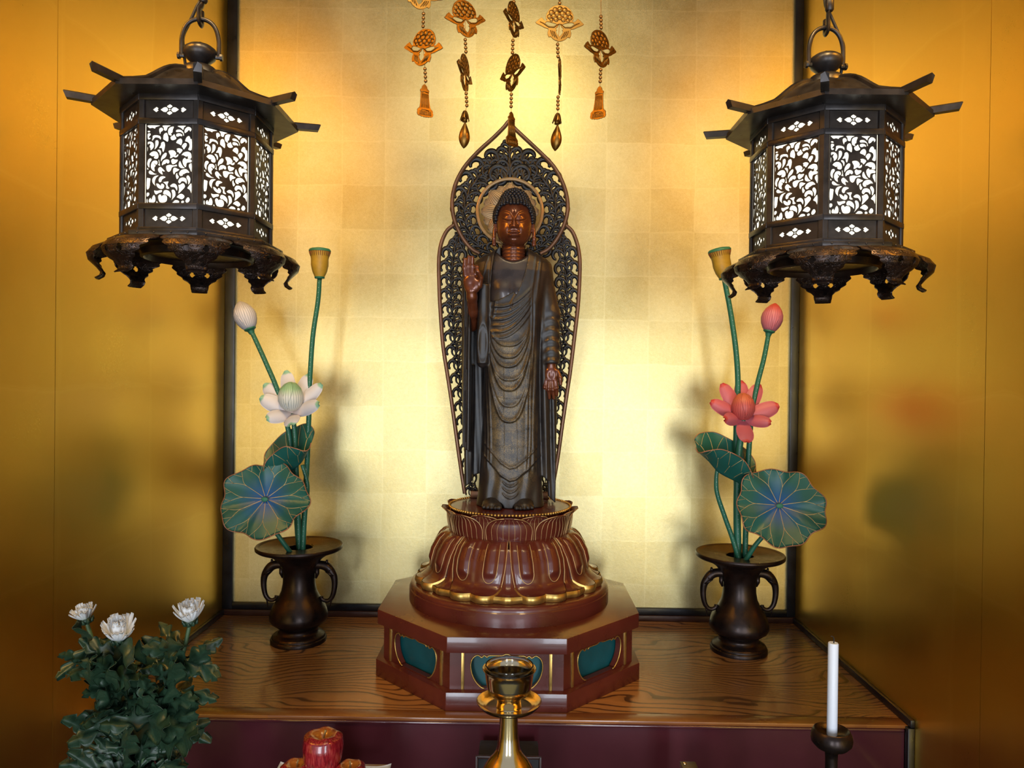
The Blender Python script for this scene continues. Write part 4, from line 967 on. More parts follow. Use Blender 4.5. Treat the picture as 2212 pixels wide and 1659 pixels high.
def flower(label, stem, y, heart, hw_, petals, C, r, dy=None):
    t, o = start(stem, y, 'lotus_flower', label); stem_of(t, stem, y, r, o, True, dy)
    c = W(*stem[-1], y)-o; a = W(heart[0], heart[1], y-.012)-o; b = W(heart[2], heart[3], y-.020)-o; L = (b-a).length; k = L/.056
    h = part('heart', lathe([(0, -.003), (.012*k, 0), (.0195*k, .008*k), (.0245*k, .019*k), (.0245*k, .030*k), (.0200*k, .043*k), (.0115*k, .052*k), (.0035*k, .0557*k), (0, .056*k)], 44), C['core'], t, True, 60)
    h.matrix_local = TR(a) @ align(b-a, (1, 0, 0))
    g = G()
    for q0, sw in ((-2.2, .5), (-.9, -.6), (.7, .5), (2.4, -.4)):
        g.add(tube([((np.interp(v, [0, .15, .33, .55, .78, .93, 1], [.0125, .020, .025, .025, .0205, .0120, .003])*k)*math.cos(q0+sw*(1-v)*1.4), (np.interp(v, [0, .15, .33, .55, .78, .93, 1], [.0125, .020, .025, .025, .0205, .0120, .003])*k)*math.sin(q0+sw*(1-v)*1.4), v*.056*k) for v in np.linspace(.1, .97, 22)], .0008, 5))
    obj('petal_edge', g.mesh('petal_edge', C['core']), h)
    for tx, ty, d, wd, bow, cup in petals:
        e = W(tx, ty, y+d)-o; z = e-c; L = z.length
        n_in = (Vector((0, -1, .25))*.9+(Vector((a.x, a.y-.02, a.z))-e).normalized()*.8)
        xx = n_in.cross(z).normalized()           # local -Y looks to the inner side
        yy = z.normalized().cross(xx)
        if yy.dot(n_in) > 0: xx = -xx
        kk = L/.075; p = obj('petal', mk('petal', grid(petal_fn(wd/kk, .075, bow/kk, cup/kk), 19, 24, .0014/kk), C['petal']), t)
        p.matrix_local = TR(c) @ align(z, xx) @ Matrix.Scale(kk, 4)
def open_leaf(label, stem, y, ctr, rx, ry, tilt, seed, wav):
    t, o = start(stem, y, 'open_lotus_leaf', label); stem_of(t, stem, y, .0048, o, False, [0, -.01, -.018, -.026] if len(stem) == 4 else None)
    rnd = random.Random(seed); ph = rnd.random()*6; c = W(*ctr, y-.030)-o
    def lf(th, q, dz=0.0):
        R = 1+.040*math.sin(5*th+ph)+.038*math.sin(9*th+ph*2)+.025*math.sin(3*th+1); x = rx*R*q*math.cos(th); z = ry*R*q*math.sin(th)
        y_ = -.012*q*q+wav*q*q*(math.sin(6*th+ph)+.6*math.sin(9*th+1.3*ph))+.004*(1-q)-dz
        return (x, y_+math.tan(tilt)*z, z)
    lo = obj('leaf', mk('leaf', grid(lambda u, v: lf(2*PI*u, .02+.98*v), 96, 20, .0016, True), M['leaf_open']), t, c)
    g = G(); nb = 11
    for i in range(nb):
        th = 2*PI*(i+.35)/nb; b = .5+.08*rnd.random(); d = PI/nb
        g.add(tube([lf(th, q, .0013) for q in np.linspace(.06, b, 8)], list(np.linspace(.0008, .0007, 8)), 5))
        for s in (-1, 1):
            e = .80+.05*rnd.random(); g.add(tube([lf(th+s*d*.52*sst(b, 1.0, q)*1.5, q, .0013) for q in np.linspace(b, e, 8)], .00062, 5))
            thm = th+s*d*.52*float(sst(b, 1.0, e))*1.5
            for s2 in (-1, 1): g.add(tube([lf(thm+s2*d*.30*(q-e)/(1-e), q, .0013) for q in np.linspace(e, .995, 5)], .0005, 4))
    obj('veins', g.mesh('veins', M['vein']), lo); part('leaf_rim', tube([lf(2*PI*i/140, 1.0, .0002) for i in range(140)], .0012, 6, closed=True), M['leaf_rim'], lo)
    part('leaf_heart', ball(.0078, (0, -.0045, 0), 16, 8, (1, .35, .7)), M['pod_top'], lo)
def folded_leaf(label, stem, y, crease, front, back, sd):
    t, o = start(stem, y, 'folded_lotus_leaf', label); stem_of(t, stem, y, [.0058, .0052, .0048, .0042], o, True)
    n = 46; C_ = np.array(spl(crease, n)); Fr = np.array(spl(front, n)); Bk = np.array(spl(back, n)); c0 = W(*C_[n//2], y)-o
    def P(a, b):
        i = min(n-1, max(0, a*(n-1))); k = int(i); f = i-k; k2 = min(n-1, k+1)
        cr = C_[k]*(1-f)+C_[k2]*f; rim = (Fr if b < 0 else Bk); rm = rim[k]*(1-f)+rim[k2]*f; q = abs(b); bulge = math.sin(PI*q)*math.sin(PI*min(1, max(0, a)))
        e = q**.85; px = cr*(1-e)+rm*e; wv = .004*math.sin(a*22)*q*q
        d = (-.050*q**1.1-.010*bulge if b < 0 else .052*q**.9+.006*bulge)*(.25+.75*math.sin(PI*min(1, .08+a*.84)))+wv
        return tuple(W(px[0], px[1], y-.004+d)-o-c0)
    lo = obj('leaf', mk('leaf', grid(lambda u, v: P(u, 2*v-1), n, 40, .0016), M['leaf_fold']), t, c0)
    part('leaf_rim', tube([P(a, -1) for a in np.linspace(0, 1, 70)]+[P(a, 1) for a in np.linspace(1, 0, 70)], .0012, 6, closed=True), M['leaf_rim'], lo)
    g = G()
    for i, a0 in enumerate((.14, .30, .46, .62, .78)):
        for s in (-1, 1):
            off = .0016; mid = .50 if (i+(s > 0)) % 2 else .42
            def Q(a, b):
                p = P(a, b); return (p[0], p[1]-off, p[2]+(.0004 if s > 0 else 0))
            am = .5+(a0-.5)*.72
            g.add(tube([Q(am+(a0-am)*q/mid, s*q) for q in np.linspace(.10, mid, 9)], .0007, 5))
            for s2 in (-1, 1): g.add(tube([Q(a0+s2*.055*(q-mid)/(1-mid)+(.02*s2), s*q) for q in np.linspace(mid, .985, 8)], .0006, 5))
    obj('veins', g.mesh('veins', M['vein']), lo)
def R3(p): return [(470+x/6.383, 900+y/6.383) for x, y in p]
def R4(p): return [(1490+x/6.38, 920+y/6.38) for x, y in p]
y1 = V1[1]; y2 = V2[1]
pod('ochre lotus seed pod on a tall green stem above the white lotus flower', [(652, 1205), (655, 1150), (659, 1080), (664, 990), (668, 880), (670, 810), (676, 725), (687, 650), (690.5, 600)], y1+.012, (691, 541), .0056)
bud('white striped lotus bud leaning left on a dotted green stem', [(647, 1205), (640, 1110), (632, 1000), (622, 925), (600, 845), (575, 785), (550, 730), (541, 712)], y1+.006, (517, 651), .0055, PALE)
flower('open white lotus flower with pale green petal tips', [(648, 1205), (644, 1110), (640, 1010), (637, 940), (632, 893)], y1-.006, (629, 886, 627, 825), .025,
       [(617, 800, .030, .0185, .006, .004), (668, 807, .020, .0180, .006, .005), (570, 829, .014, .0200, .006, .006), (693, 829, -.012, .0160, .010, .007), (562, 858, -.020, .0190, .012, .008), (685, 872, -.050, .0165, .014, .008), (577, 902, -.045, .0165, .014, .008), (627, 914, -.055, .0190, .014, .008)], PALE, .0055)
folded_leaf('green lotus leaf folded in half above the blue-hearted leaf on the white side', [(654, 1200), (658, 1120), (664, 1062), (662, 1035), (653, 1004)], y1-.020,
            R3([(585, 925), (660, 1000), (900, 835), (1080, 722), (1170, 620), (1240, 480), (1285, 380)]), R3([(572, 905), (620, 790), (655, 640), (760, 520), (920, 415), (1080, 442), (1200, 475), (1265, 440), (1287, 372)]), R3([(600, 880), (640, 660), (655, 510), (760, 375), (900, 235), (1050, 160), (1230, 98), (1332, 200), (1289, 364)]), -1)
open_leaf('wide open blue-hearted lotus leaf below the white lotus flower', [(632, 1200), (612, 1172), (590, 1140), (577, 1100)], y1-.045, (573, 1078), .0930, .0745, .42, 3, .0050)
pod('ochre lotus seed pod on a tall green stem above the pink lotus flower', [(1593, 1215), (1592, 1100), (1590, 1000), (1591, 900), (1594, 830), (1590, 760), (1579, 680), (1564.5, 602)], y2+.012, (1554, 541), .0062)
bud('pink striped lotus bud leaning right on a dotted green stem', [(1609, 1215), (1612, 1100), (1616, 1000), (1624, 895), (1636, 830), (1650, 775), (1661, 717)], y2+.006, (1675, 655), .0055, PINK)
flower('open pink lotus flower with red petal tips', [(1594, 1215), (1592, 1100), (1594, 1000), (1600, 945), (1605, 905)], y2-.006, (1605, 905, 1606, 849), .025,
       [(1601, 821, .030, .0180, .006, .004), (1642, 829, .020, .0180, .006, .005), (1560, 828, .014, .0170, .006, .006), (1683, 875, -.012, .0190, .010, .007), (1537, 867, -.012, .0160, .012, .008), (1664, 912, -.040, .0140, .012, .008), (1570, 904, -.050, .0150, .014, .010), (1614, 953, -.055, .0190, .010, .006)], PINK, .0075)
folded_leaf('green lotus leaf folded in half below the pink lotus flower', [(1597, 1212), (1584, 1168), (1565, 1115), (1549, 1066), (1547, 1035), (1549, 1015)], y2-.020,
            R4([(930, 925), (800, 860), (640, 780), (480, 705), (370, 632), (250, 485), (130, 372), (84, 330)]), R4([(905, 905), (890, 760), (830, 600), (740, 470), (600, 382), (430, 325), (250, 345), (130, 372), (86, 318)]), R4([(960, 900), (1000, 770), (915, 650), (900, 500), (820, 372), (700, 270), (560, 190), (400, 110), (280, 85), (130, 108), (68, 185), (100, 250), (88, 310)]), 1)
open_leaf('wide open blue-hearted lotus leaf beside the right gold wall', [(1610, 1212), (1630, 1180), (1652, 1152), (1668, 1115)], y2-.045, (1683, 1092), .0930, .0760, .42, 9, .0050)

# ---------------------------------------------------------------- hanging gilt strands above the statue
YO = 1.42; PXM = YO/F_PX
M['gilt'] = simple('gilt_brass', (132, 96, 44), .38, .92, .18, 60, .08, 0, .5, .08)
M['bead'] = simple('gilt_bead', (160, 118, 66), .30, .85, .15, 60, 0, 0, .5, .06)
def zl(p, s): return [(x/s*PXM, -y/s*PXM) for x, y in p]
rhalf = [(0, -190), (32, -189), (62, -180), (88, -166), (112, -146), (128, -120), (142, -96), (148, -66), (146, -40), (136, -22), (160, -16), (178, -30), (196, -50), (212, -38), (222, -34), (240, -14), (260, 6), (226, 26), (196, 38), (160, 56), (124, 66), (118, 78), (126, 104), (124, 132), (112, 156), (92, 150), (64, 176), (30, 192), (0, 198)]
out_ = smooth_loop(zl(rhalf+[(-x, y) for x, y in reversed(rhalf[1:-1])], 5.03), 2)
h1 = [(30, 16), (60, 4), (100, -6), (136, -10), (156, 2), (148, 24), (116, 45), (84, 47), (52, 37)]; h2 = [(0, 6), (22, 40), (44, 62), (30, 78), (40, 96), (0, 150), (-40, 96), (-30, 78), (-44, 62), (-22, 40)]
pv = plate([out_, smooth_loop(zl(h1, 5.03), 2), smooth_loop(zl([(-x, y) for x, y in reversed(h1)], 5.03), 2), smooth_loop(zl(h2, 5.03), 2)], .0020, .0004)
me_plq = mk('plaque', ([(x, -z, y) for x, y, z in pv[0]], pv[1]), M['gilt'], False)
g = G()
for (x, y, r) in ((0, -150, 30), (-52, -138, 30), (52, -138, 30), (-92, -108, 30), (92, -108, 30), (-112, -62, 28), (112, -62, 28), (-30, -100, 34), (30, -100, 34), (-64, -70, 32), (64, -70, 32), (0, -62, 32), (-40, -36, 28), (40, -36, 28), (-90, -28, 22), (90, -28, 22)):
    c = zl([(x, y)], 5.03)[0]; g.add(ball(r/5.03*PXM, (c[0], -.0012, c[1]), 12, 6, (1, .28, 1)))
for s in (-1, 1):
    for k in (0, 1, 2): g.add(tube([(p[0], -.0012, p[1]) for p in zl([(s*(20+k*26), 170-k*12), (s*(44+k*24), 130-k*14), (s*(62+k*18), 92-k*4)], 5.03)], [.0006, .0012, .0006], 6))
    g.add(tube([(p[0], -.0012, p[1]) for p in zl([(s*10, 14), (s*60, 48), (s*120, 46), (s*170, 14), (s*215, -4)], 5.03)], [.0008, .0013, .0014, .0012, .0006], 6))
me_rel = g.mesh('relief', M['gilt'])
th_ = [(0, -6), (16, 0), (34, 22), (40, 48), (58, 60), (64, 78), (56, 96), (60, 180), (74, 290), (100, 318), (112, 336), (108, 352), (116, 372), (110, 392), (104, 402), (86, 410), (70, 408), (52, 418), (34, 414), (16, 422), (0, 418)]
tv = plate([smooth_loop(zl(th_+[(-x, y) for x, y in reversed(th_[1:-1])], 6.145), 2)], .0020, .0004)
me_tas = mk('flat_tassel', ([(x, -z, y) for x, y, z in tv[0]], tv[1]), M['gilt'], False)
g = G()
for y in (92, 330): g.add(tube([(p[0], -.0012, p[1]) for p in zl([(-56, y+6), (0, y-4), (56, y+6)], 6.145)], .0008, 6))
for k in range(7): g.add(tube([(q_[0], -.0012, q_[1]) for q_ in zl([(-42+14*k, 116), (-54+18*k, 300)], 6.145)], .0006, 5))
for k in range(9): g.add(tube([(q_[0], -.0012, q_[1]) for q_ in zl([(-72+18*k, 346), (-80+20*k, 398)], 6.145)], .0007, 5))
me_tr = g.mesh('relief', M['gilt'])
me_bead = mk('bead', ball(.0034, n=14, m=10), M['bead'])
def drop_mesh():
    def fn(u, v):
        a = 2*PI*u; r = .0108*math.sin(PI*min(1, .03+.97*v)**1.35)**.8*(1-.10*max(0, math.cos(a*1+2.2))**6); return (r*math.cos(a), r*math.sin(a)*.8, -.052*v)
    return mk('drop', grid(fn, 28, 22, 0, True), M['gilt'])
me_drop = drop_mesh()
cap = G()
for k in range(6):
    a = k*PI/3; cap.add(grid(lambda u, v: ((.0018+.0070*v)*math.cos(a+(u-.5)*(1.0-.4*v)), (.0018+.0070*v)*math.sin(a+(u-.5)*(1.0-.4*v)), -.018*v+.004*math.sin(PI*v)-.002*abs(2*u-1)), 7, 8, .0008))
cap.add(tube([(0, 0, -.010), (0, 0, -.022)], [.003, .0042], 10))
me_cap = cap.mesh('leaf_cap', M['gilt'])
def strand(label, items, topx, topy=-420):
    first = items[0]; o = W(topx, topy, YO); t = thing('gilt_strand', label, 'hanging ornament', o, 0, 'gilt strands hanging above the statue')
    pth = [(topx, topy)]
    for it in items:
        k = it[0]
        if k == 'beads':
            _, x0, y0, x1, y1, n = it
            for i in range(n):
                q = i/(n-1); p = W(x0+(x1-x0)*q, y0+(y1-y0)*q, YO)-o; obj('bead', me_bead, t, p)
            pth += [(x0, y0), (x1, y1)]
        elif k == 'plaque':
            _, x, y, yaw, roll, sc = it; p = W(x, y, YO)-o; q = obj('plaque', me_plq, t, p, (0, roll, yaw), sc); obj('relief', me_rel, q); pth.append((x, y))
        elif k == 'tassel':
            _, x, y, yaw, roll, sc = it; p = W(x, y, YO)-o; q = obj('flat_tassel', me_tas, t, p, (0, roll, yaw), sc); obj('relief', me_tr, q); pth.append((x, y+2))
        elif k == 'drop':
            _, x, y, yaw, roll = it; p = W(x, y, YO)-o; q = obj('leaf_cap', me_cap, t, p, (0, roll, yaw)); obj('drop', me_drop, t, p+Vector((0, 0, -.021)), (0, roll, yaw)); pth.append((x, y+2))
    part('thread', tube([tuple(W(x, y, YO+.0016)-o) for x, y in pth], .0005, 6), M['gilt'], t)
R_ = math.radians
strand('gilt strand nearest the left lantern, ending in a flat tassel', [('beads', 915, -75, 915, -50, 4), ('plaque', 909, -19, R_(20), R_(8), 1.0), ('beads', 915, 30, 914, 57, 4), ('plaque', 914.5, 102, R_(-28), R_(12), 1.0), ('beads', 918, 149, 919.5, 175, 4), ('tassel', 917, 184, R_(32), R_(-2), 1.0)], 914)
strand('gilt strand ending in a bulbous drop, on the statue\'s raised-hand side', [('beads', 1004, -38, 1004, -8, 4), ('plaque', 1005, 40, R_(34), R_(-12), 1.0), ('beads', 1005, 86, 1006.5, 112, 4), ('plaque', 1004, 157, R_(76), R_(4), 1.0), ('beads', 1007, 202, 1008.5, 228, 4), ('drop', 1005, 239, .3, .04)], 1004)
strand('gilt middle strand whose flat tassel hangs over the halo\'s point', [('beads', 1109, -28, 1110, 4, 5), ('plaque', 1110, 42, R_(64), R_(-4), .95), ('beads', 1108, 88, 1107, 114, 4), ('plaque', 1107, 157, R_(-58), R_(5), 1.0), ('beads', 1104.5, 204, 1104, 230, 4), ('tassel', 1104.5, 243, R_(50), R_(-3), 1.05)], 1109)
strand('gilt strand with one plaque facing squarely forward, ending in a bulbous drop', [('beads', 1209, -20, 1209, 7, 4), ('plaque', 1209, 50, R_(2), R_(1), 1.0), ('beads', 1204.5, 96, 1205.5, 122, 4), ('plaque', 1209, 165, R_(84), R_(4), 1.0), ('beads', 1205.5, 210, 1205, 235, 4), ('drop', 1205, 244, -.3, .09)], 1209)
strand('gilt strand nearest the right lantern, ending in a flat tassel', [('beads', 1298, 36, 1298.5, 60, 4), ('plaque', 1297, 105, R_(42), R_(-10), 1.0), ('beads', 1297.5, 151, 1296.5, 176, 4), ('tassel', 1295.5, 188, R_(-34), R_(3), 1.0)], 1299)

# ---------------------------------------------------------------- things on the lower table in front
def lz(p): return [(r, z-ZT) for r, z in p]
q = W(1100.3, 1450, 1.03)
st = thing('brass_offering_stand', 'polished brass offering stand with a wide dish below its cup', 'stand', (q.x, 1.03, ZT))
part('stem', lathe(lz([(0, ZT), (.056, ZT), (.057, .786), (.050, .792), (.034, .806), (.022, .836), (.019, .870), (.021, .898), (.034, .915), (.0405, .932), (.0390, .946), (.0335, .9585), (.0262, .9690), (.0195, .9770), (.0160, .9860), (.0139, 1.0030), (.0128, 1.0220), (.0127, 1.0400), (0, 1.0400)]), 56), M['brass'], st, True, 60)
part('dish', lathe(lz([(.0, 1.0400), (.030, 1.0405), (.0400, 1.0440), (.0452, 1.0500), (.0455, 1.0515), (.0447, 1.0515), (.0395, 1.0458), (.029, 1.0425), (0, 1.0422)]), 64), M['brass'], st, True, 60)
part('cup', lathe(lz([(.0176, 1.0425), (.0172, 1.0430), (.0165, 1.0500), (.0178, 1.0575), (.0200, 1.0590), (.0262, 1.0610), (.0300, 1.0660), (.0318, 1.0740), (.0335, 1.0860), (.0345, 1.0920), (.0374, 1.0955), (.0378, 1.0965), (.0366, 1.0962), (.0335, 1.0925), (.0322, 1.0860), (.0302, 1.0720), (.0280, 1.0660), (.0, 1.0625)]), 64, False), M['brass'], st, True, 60)
t = NT('clear_glass'); v_ = t.coord(); t.l(t.ramp(t.noise(v_, 40, 2), [(0, .01), (1, .05)]), t.b.inputs['Roughness']); t.set(Transmission_Weight=1.0, IOR=1.45); t.b.inputs['Base Color'].default_value = (.98, .98, .98, 1); M['glass'] = t.m
gc_ = thing('glass_cup', 'clear glass liner cup set inside the brass cup', 'cup', (q.x, 1.03, 1.0665))
part('glass_wall', lathe([(0, 0.0002), (.0255, .0002), (.0275, .004), (.0296, .020), (.0318, .0300), (.0334, .0318), (.0340, .0336), (.0334, .0354), (.0322, .0354), (.0314, .0330), (.0302, .0290), (.0280, .0190), (.0258, .0040), (.0240, .0022), (0, .0022)], 64), M['glass'], gc_, True, 60)
# black stand behind the brass stand
a, b = W(1030, 1634, 1.22), W(1167, 1637, 1.22); x0, x1, zt = a.x, b.x, a.z
bs = thing('lacquer_box', 'small black lacquered box with brown edges behind the brass stand', 'box', ((x0+x1)/2, 1.25, ZT)); hw_ = (x1-x0)/2
part('box_body', bevelled(box(-hw_+.002, hw_-.002, -.028, .028, 0, zt-ZT-.004), .001), M['matt_black'], bs, True, 30)
for s in (-1, 1): part('edge_strip', bevelled(box(s*hw_-.0022, s*hw_+.0022, -.030, -.026, 0, zt-ZT), .0007), M['dark_wood'], bs, True, 30)
part('top_rim', bevelled(box(-hw_, hw_, -.030, -.0255, zt-ZT-.0042, zt-ZT+.0004), .0008), M['dark_wood'], bs, True, 30)
part('lid', bevelled(box(-hw_+.003, hw_-.003, -.0255, .028, zt-ZT-.0040, zt-ZT-.0012), .0008), M['matt_black'], bs, True, 30)
# candle
q = W(1797, 1560, 1.0)
cs = thing('candlestick', 'dark bronze candlestick with a bulging cup on a thin stem', 'candlestick', (q.x, 1.0, ZT))
part('stick', lathe(lz([(0, ZT), (.045, ZT), (.046, .786), (.038, .794), (.018, .806), (.011, .83), (.0082, .87), (.0079, .95), (.0079, .994), (.0086, 1.001), (.0125, 1.0045), (.0205, 1.0085), (.0258, 1.0145), (.0268, 1.0200), (.0256, 1.0265), (.0232, 1.0315), (.0222, 1.0322), (.0210, 1.0312), (.0180, 1.0262), (.0, 1.0240)]), 56), M['bronze'], cs, True, 60)
cn = thing('candle', 'white unlit candle with a burnt curled wick', 'candle', (q.x+.0003, 1.0, 1.0245))
part('wax', lathe([(0, 0), (.0066, 0), (.0068, .002), (.00665, .1235), (.0060, .1246), (.003, .1240), (0, .1242)], 32), M['wax'], cn, True, 50)
part('wick', tube(spl([(0.0006, 0, .1235), (.0008, 0, .128), (.0004, 0, .1315), (-.0018, 0, .1335), (-.0036, 0, .1332)], 14), [.0008]*6+[.0006]*8, 6), M['wick'], cn)
# small box with a screw on its top
a = W(1468.5, 1644.5, 1.20); b = W(1501.5, 1645.5, 1.20)
sb = thing('small_metal_box', 'small dark olive box with a brass screw head on its lid', 'box', ((a.x+b.x)/2, 1.16, ZT))
M['olive'] = simple('olive_enamel', (78, 64, 42), .4, .2, .15, 50, .05); M['steel'] = simple('bright_steel', (196, 186, 172), .3, .9, .1, 50)
w2 = (b.x-a.x)/2; hz = a.z-ZT
part('box_body', bevelled(box(-w2, w2, -.04, .04, 0, hz-.002), .0008), M['steel'], sb, True, 30); part('lid', bevelled(box(-w2-.0002, w2+.0002, -.0402, .0402, hz-.002, hz), .0006), M['olive'], sb, True, 30)
part('screw', lathe([(.0031, 0), (.0029, .0008), (.002, .0012), (0, .0013)], 14), M['brass'], sb, loc=(-w2+.0065, .0335, hz))
# apples on a paper-covered offering stand
ax = W(697, 1625, 1.12).x
tr = thing('offering_tray', 'pale wooden offering tray under the white paper', 'tray', (ax, 1.13, ZT))
M['pale_wood'] = wood('pale_hinoki', lin((196, 160, 112)), lin((168, 126, 82)), 20, .1)
part('tray_top', bevelled(box(-.085, .085, -.085, .085, .074, .082), .001), M['pale_wood'], tr, True, 30); part('tray_foot', bevelled(box(-.055, .055, -.055, .055, 0, .074), .001), M['pale_wood'], tr, True, 30)
def paper(u, v):
    x = (u-.5)*.182; y = (v-.5)*.150; c = max(0, abs(u-.5)*2-.70)/.30; d = max(0, (v-.55)/.45)
    return (x, y, .0008+.0045*c*c*d*d+.001*c*c)
pp = obj('paper_sheet', mk('paper_sheet', grid(paper, 31, 25, .0006), M['white_paper']), None, (ax, 1.13, ZT+.0823))
tag(pp, 'white paper sheet with upturned corners under the apples', 'paper')
t = NT('apple_skin'); v_ = t.coord(kind='Object'); sp = t.n('SeparateXYZ'); t.l(v_, sp.inputs[0])
stk = t.noise(t.coord(scale=(1, 1, .09)), 420, 3, .7)
rad = t.math('SQRT', t.math('ADD', t.math('MULTIPLY', sp.outputs['X'], sp.outputs['X']), t.math('MULTIPLY', sp.outputs['Y'], sp.outputs['Y'])))
up_ = t.math('MULTIPLY', t.ramp(t.math('ADD', t.math('MULTIPLY', rad, 40), t.math('MULTIPLY', t.noise(v_, 60, 3), .3)), [(.62, 1.0), (1.02, 0.0)]), t.ramp(t.math('MULTIPLY', sp.outputs['Z'], 16), [(.55, 0.0), (.7, 1.0)]))
c = t.ramp(stk, [(.38, lin((112, 12, 20))), (.52, lin((150, 26, 34))), (.72, lin((184, 66, 60)))])
t.l(t.mix(up_, c, lin((198, 118, 44))), t.b.inputs['Base Color']); t.set(Roughness=.22, Coat_Weight=.4); M['apple'] = t.m
def apple_fn(u, v):
    a = 2*PI*u; k = .5+.5*math.cos(5*a+.6)
    r = float(np.interp(v, [0, .04, .12, .25, .45, .65, .80, .90, .955, 1.0], [.001, .010, .0185, .0245, .0292, .0308, .0288, .0200, .0100, .001]))
    z = float(np.interp(v, [0, .04, .12, .25, .45, .65, .80, .90, .955, 1.0], [.006, .0008, .003, .012, .030, .047, .0595, .0648, .0615, .0480]))
    lob = k*sst(.6, .92, v)*(1-sst(.95, 1, v)); r *= 1+.05*(k-.5)*float(sst(.25, .7, v)); return (r*math.cos(a), r*math.sin(a), z+.0016*float(lob)+.003*k*float(1-sst(0, .12, v))*0)
me_apple = mk('apple_flesh', grid(apple_fn, 50, 40, 0, True), M['apple'])
me_ast = mk('apple_stem', tube(spl([(0, 0, .048), (.001, 0, .056), (.004, -.001, .0700)], 8), [.0010, .0011, .0011, .0011, .0012, .0013, .0015, .0018], 7), simple('apple_stalk', (150, 118, 60), .6, 0, .15, 60))
def apple(label, x, y, z, rz, s):
    o = thing('apple', label, 'apple', (x, y, z), rz, 'apples on the offering tray'); obj('apple_flesh', me_apple, o, scale=s); obj('apple_stem', me_ast, o, scale=s)
apple('large glossy red apple topping the pile', ax, 1.12, .8925, .4, 1.0)
apple('small orange-red apple at the left of the pile, under the large one', W(640, 1640, 1.112).x, 1.112, ZT+.0836, 1.1, .80)
apple('small orange-red apple at the right of the pile, under the large one', W(757, 1640, 1.112).x, 1.112, ZT+.0836, 2.2, .79)
# ---------------------------------------------------------------- cut chrysanthemums
M['mum_leaf'] = simple('chrysanthemum_leaf', (38, 62, 44), .40, 0, .35, 70, .12); M['mum_stem'] = simple('chrysanthemum_stem', (70, 96, 60), .5, 0, .2, 60, .06)
t = NT('white_ray_petal'); v_ = t.coord(kind='Object'); sp = t.n('SeparateXYZ'); t.l(v_, sp.inputs[0])
t.l(t.ramp(t.math('ADD', t.math('DIVIDE', sp.outputs['Z'], .040), t.math('MULTIPLY', t.noise(v_, 120, 2), .15)), [(.1, lin((226, 230, 206))), (.4, lin((246, 245, 244))), (.95, lin((246, 243, 240))), (1.2, lin((240, 214, 172)))]), t.b.inputs['Base Color']); t.set(Roughness=.55, Subsurface_Weight=.1); M['ray'] = t.m
YC = 1.05
vq = W(275, 1650, YC)
vz = thing('flower_vase', 'dark bronze vase holding the white chrysanthemums', 'vase', (vq.x, YC, ZT))
part('vase_body', lathe([(0, 0), (.032, 0), (.034, .006), (.026, .014), (.030, .04), (.041, .075), (.038, .105), (.026, .130), (.024, .145), (.034, .160), (.035, .162), (.031, .162), (.022, .148), (.0, .10)], 40), M['bronze'], vz, True, 50)
def mum_leaf(seed):
    rnd = random.Random(seed); L = 1.0
    tips = [(0, .02), (.10, .05), (.14, .18), (.30, .26), (.22, .34), (.38, .48), (.40, .56), (.25, .56), (.33, .72), (.30, .80), (.17, .78), (.13, .92), (0, 1.02)]
    def hwid(v): return np.interp(v, [p[1] for p in tips], [p[0] for p in tips])
    def fn(u, v):
        s = 2*u-1; lob = .5+.5*math.cos(v*2*PI*3.2+.9); w = (.05+.27*math.sin(PI*min(1, .05+v*.93))**.8)*(1-.62*lob*min(1, v*3)*(v < .86)) if v > .16 else .02+.06*v
        x = s*w; z = L*v; fold = .16*abs(s)*w*2; return (x, -fold+.10*math.sin(v*3+seed)+.05*math.sin(9*v+s*3), z-.05*abs(s)*lob)
    return mk('leaf', grid(fn, 9, 34, .008), M['mum_leaf'])
LM = [mum_leaf(i) for i in range(4)]
def ray_mesh(L, w):
    def fn(u, v):
        s = 2*u-1; ww = w*(math.sin(PI*min(1, .14+.76*v)))**.5; return (s*ww, -.0030*s*s*0+.0016*s*s-.0008, L*v)
    return grid(fn, 7, 10, .0005)
def bend(vf, k):
    out = []
    for x, y, z in vf[0]: out.append((x, y-k*z*z*22, z))
    return out, vf[1]
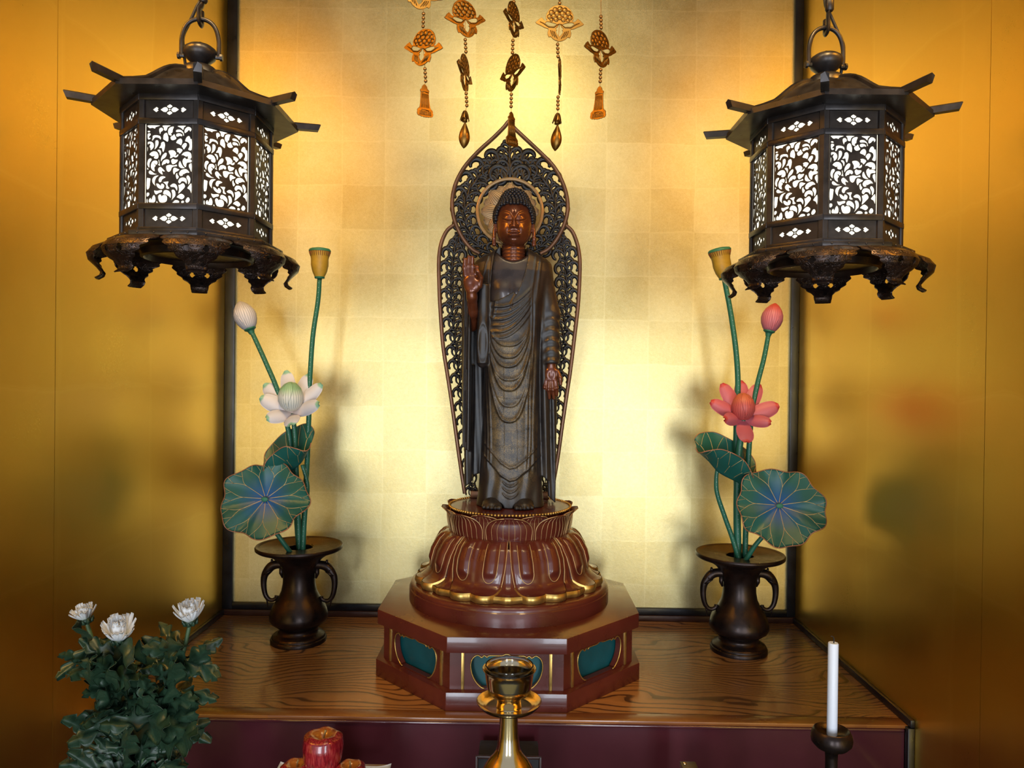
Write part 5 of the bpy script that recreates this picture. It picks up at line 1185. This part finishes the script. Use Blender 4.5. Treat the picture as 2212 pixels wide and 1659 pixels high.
def mum(label, pts, head, hw_, up, nleaf, seed, dys, lv):
    rnd = random.Random(seed); o = W(*pts[0], YC+dys[0]); t = thing('chrysanthemum', label, 'chrysanthemum', o, 0, 'cut chrysanthemums in the front vase')
    P = [tuple(W(x, y, YC+d)-o) for (x, y), d in zip(pts, dys)]; S = spl(P, 60)
    obj('stem', mk('stem', tube(S, list(np.linspace(.0036, .0030, 60)), 8), M['mum_stem']), t)
    c = Vector(P[-1]); ax_ = Vector(up).normalized(); mx = TR(c) @ align(ax_, (1, 0, 0))
    hd = obj('flower_head', mk('flower_head', lathe([(0, -.003), (.0055, -.002), (.0085, .0015), (.0080, .005), (.005, .007), (0, .008)], 20), M['mum_leaf']), t); hd.matrix_local = mx
    Lp = hw_*1.02; ms = [mk('ray_petal', bend(ray_mesh(Lp*f, .0041*f*hw_/.033), k), M['ray']) for f, k in ((1.0, -.40), (.98, -.60), (.86, -.6))]
    for ring, (n, tilt) in enumerate(((19, .86), (16, .58), (11, .30))):
        for k in range(n):
            a = 2*PI*(k+.5*(ring % 2))/n+rnd.uniform(-.08, .08); ob = obj('ray_petal', ms[ring], hd)
            tl = tilt+rnd.uniform(-.12, .12); ob.matrix_local = RZ(a) @ TR(0, -.004*hw_/.036, .0035) @ RX(tl) @ Matrix.Scale(rnd.uniform(.88, 1.08), 4)
    g = G()
    for k in range(9):
        a = 2*PI*k/9; g.add(tube([(.003*math.cos(a), .003*math.sin(a), -.003), (.0095*math.cos(a), .0095*math.sin(a), .001), (.0108*math.cos(a), .0108*math.sin(a), .006)], [.0016, .0026, .0006], 6))
    obj('sepals', g.mesh('sepals', M['mum_leaf']), hd)
    for (lx, ly, ll, ang, tw) in lv:
        i = min(range(60), key=lambda j: abs((W(pts[0][0], pts[0][1], YC).z*0+S[j][2]+o.z)-W(lx, ly, YC).z)); b = Vector(S[i]); e = W(lx+ll*math.cos(math.radians(ang)), ly-ll*math.sin(math.radians(ang)), YC+tw)-o
        d = e-b; sc = d.length; n_ = Vector((rnd.uniform(-.5, .5), -1, rnd.uniform(.0, .9)))
        ob = obj('leaf', rnd.choice(LM), t); ob.matrix_local = TR(b) @ align(d, n_.cross(d)) @ Matrix.Diagonal((sc*rnd.uniform(.52, .75), sc*.7, sc, 1))
def leaves(seed, n, xr, yr, cx, L0, L1):
    rnd = random.Random(seed); out = []
    for i in range(n):
        y = yr[0]+(yr[1]-yr[0])*((i+rnd.random())/n); sd = 1 if (i % 2) else -1
        if rnd.random() < .15: sd = -sd
        ang = rnd.uniform(-35, 50); ang = ang if sd > 0 else 180-ang
        if rnd.random() < .28: ang = rnd.uniform(45, 135)
        L = rnd.uniform(L0, L1)*(1.0 if y < 1540 else 1.38); q = [(cx(y)+L*f*math.cos(math.radians(ang)), y-L*f*math.sin(math.radians(ang))) for f in (.55, 1.0)]
        if any(math.hypot(a_-hx, (b_-hy)*1.1) < (50 if hx == 256 else 38) for a_, b_ in q for hx, hy in ((177, 1312), (256, 1356), (413, 1322))): continue
        out.append((cx(y), y, L, ang, rnd.uniform(-.07, .06)))
    return out
ia = lambda xs, ys: (lambda y: float(np.interp(y, ys, xs)))
mum('white chrysanthemum highest on the left, beside the gold wall', [(268, 1712), (258, 1600), (238, 1500), (212, 1420), (186, 1342)], None, .0215, (-.12, -.25, 1), 0, 21, [.02, .03, .03, .035, .04], leaves(1, 46, None, (1385, 1690), ia([190, 215, 240, 262], [1350, 1430, 1510, 1700]), 50, 105))
mum('lowest white chrysanthemum, between the other two', [(278, 1712), (276, 1600), (274, 1500), (268, 1430), (259, 1384)], None, .0315, (.12, -.45, 1), 0, 22, [.0, .012, .014, .010, .0], leaves(2, 50, None, (1415, 1700), ia([262, 274, 277], [1390, 1500, 1700]), 50, 110))
mum('white chrysanthemum nearest the altar platform', [(288, 1712), (312, 1630), (352, 1540), (388, 1440), (411, 1345)], None, .0290, (.05, -.30, 1), 0, 23, [0, 0, 0, .0, .01], leaves(3, 46, None, (1395, 1700), ia([408, 392, 355, 290], [1360, 1430, 1530, 1700]), 50, 110))
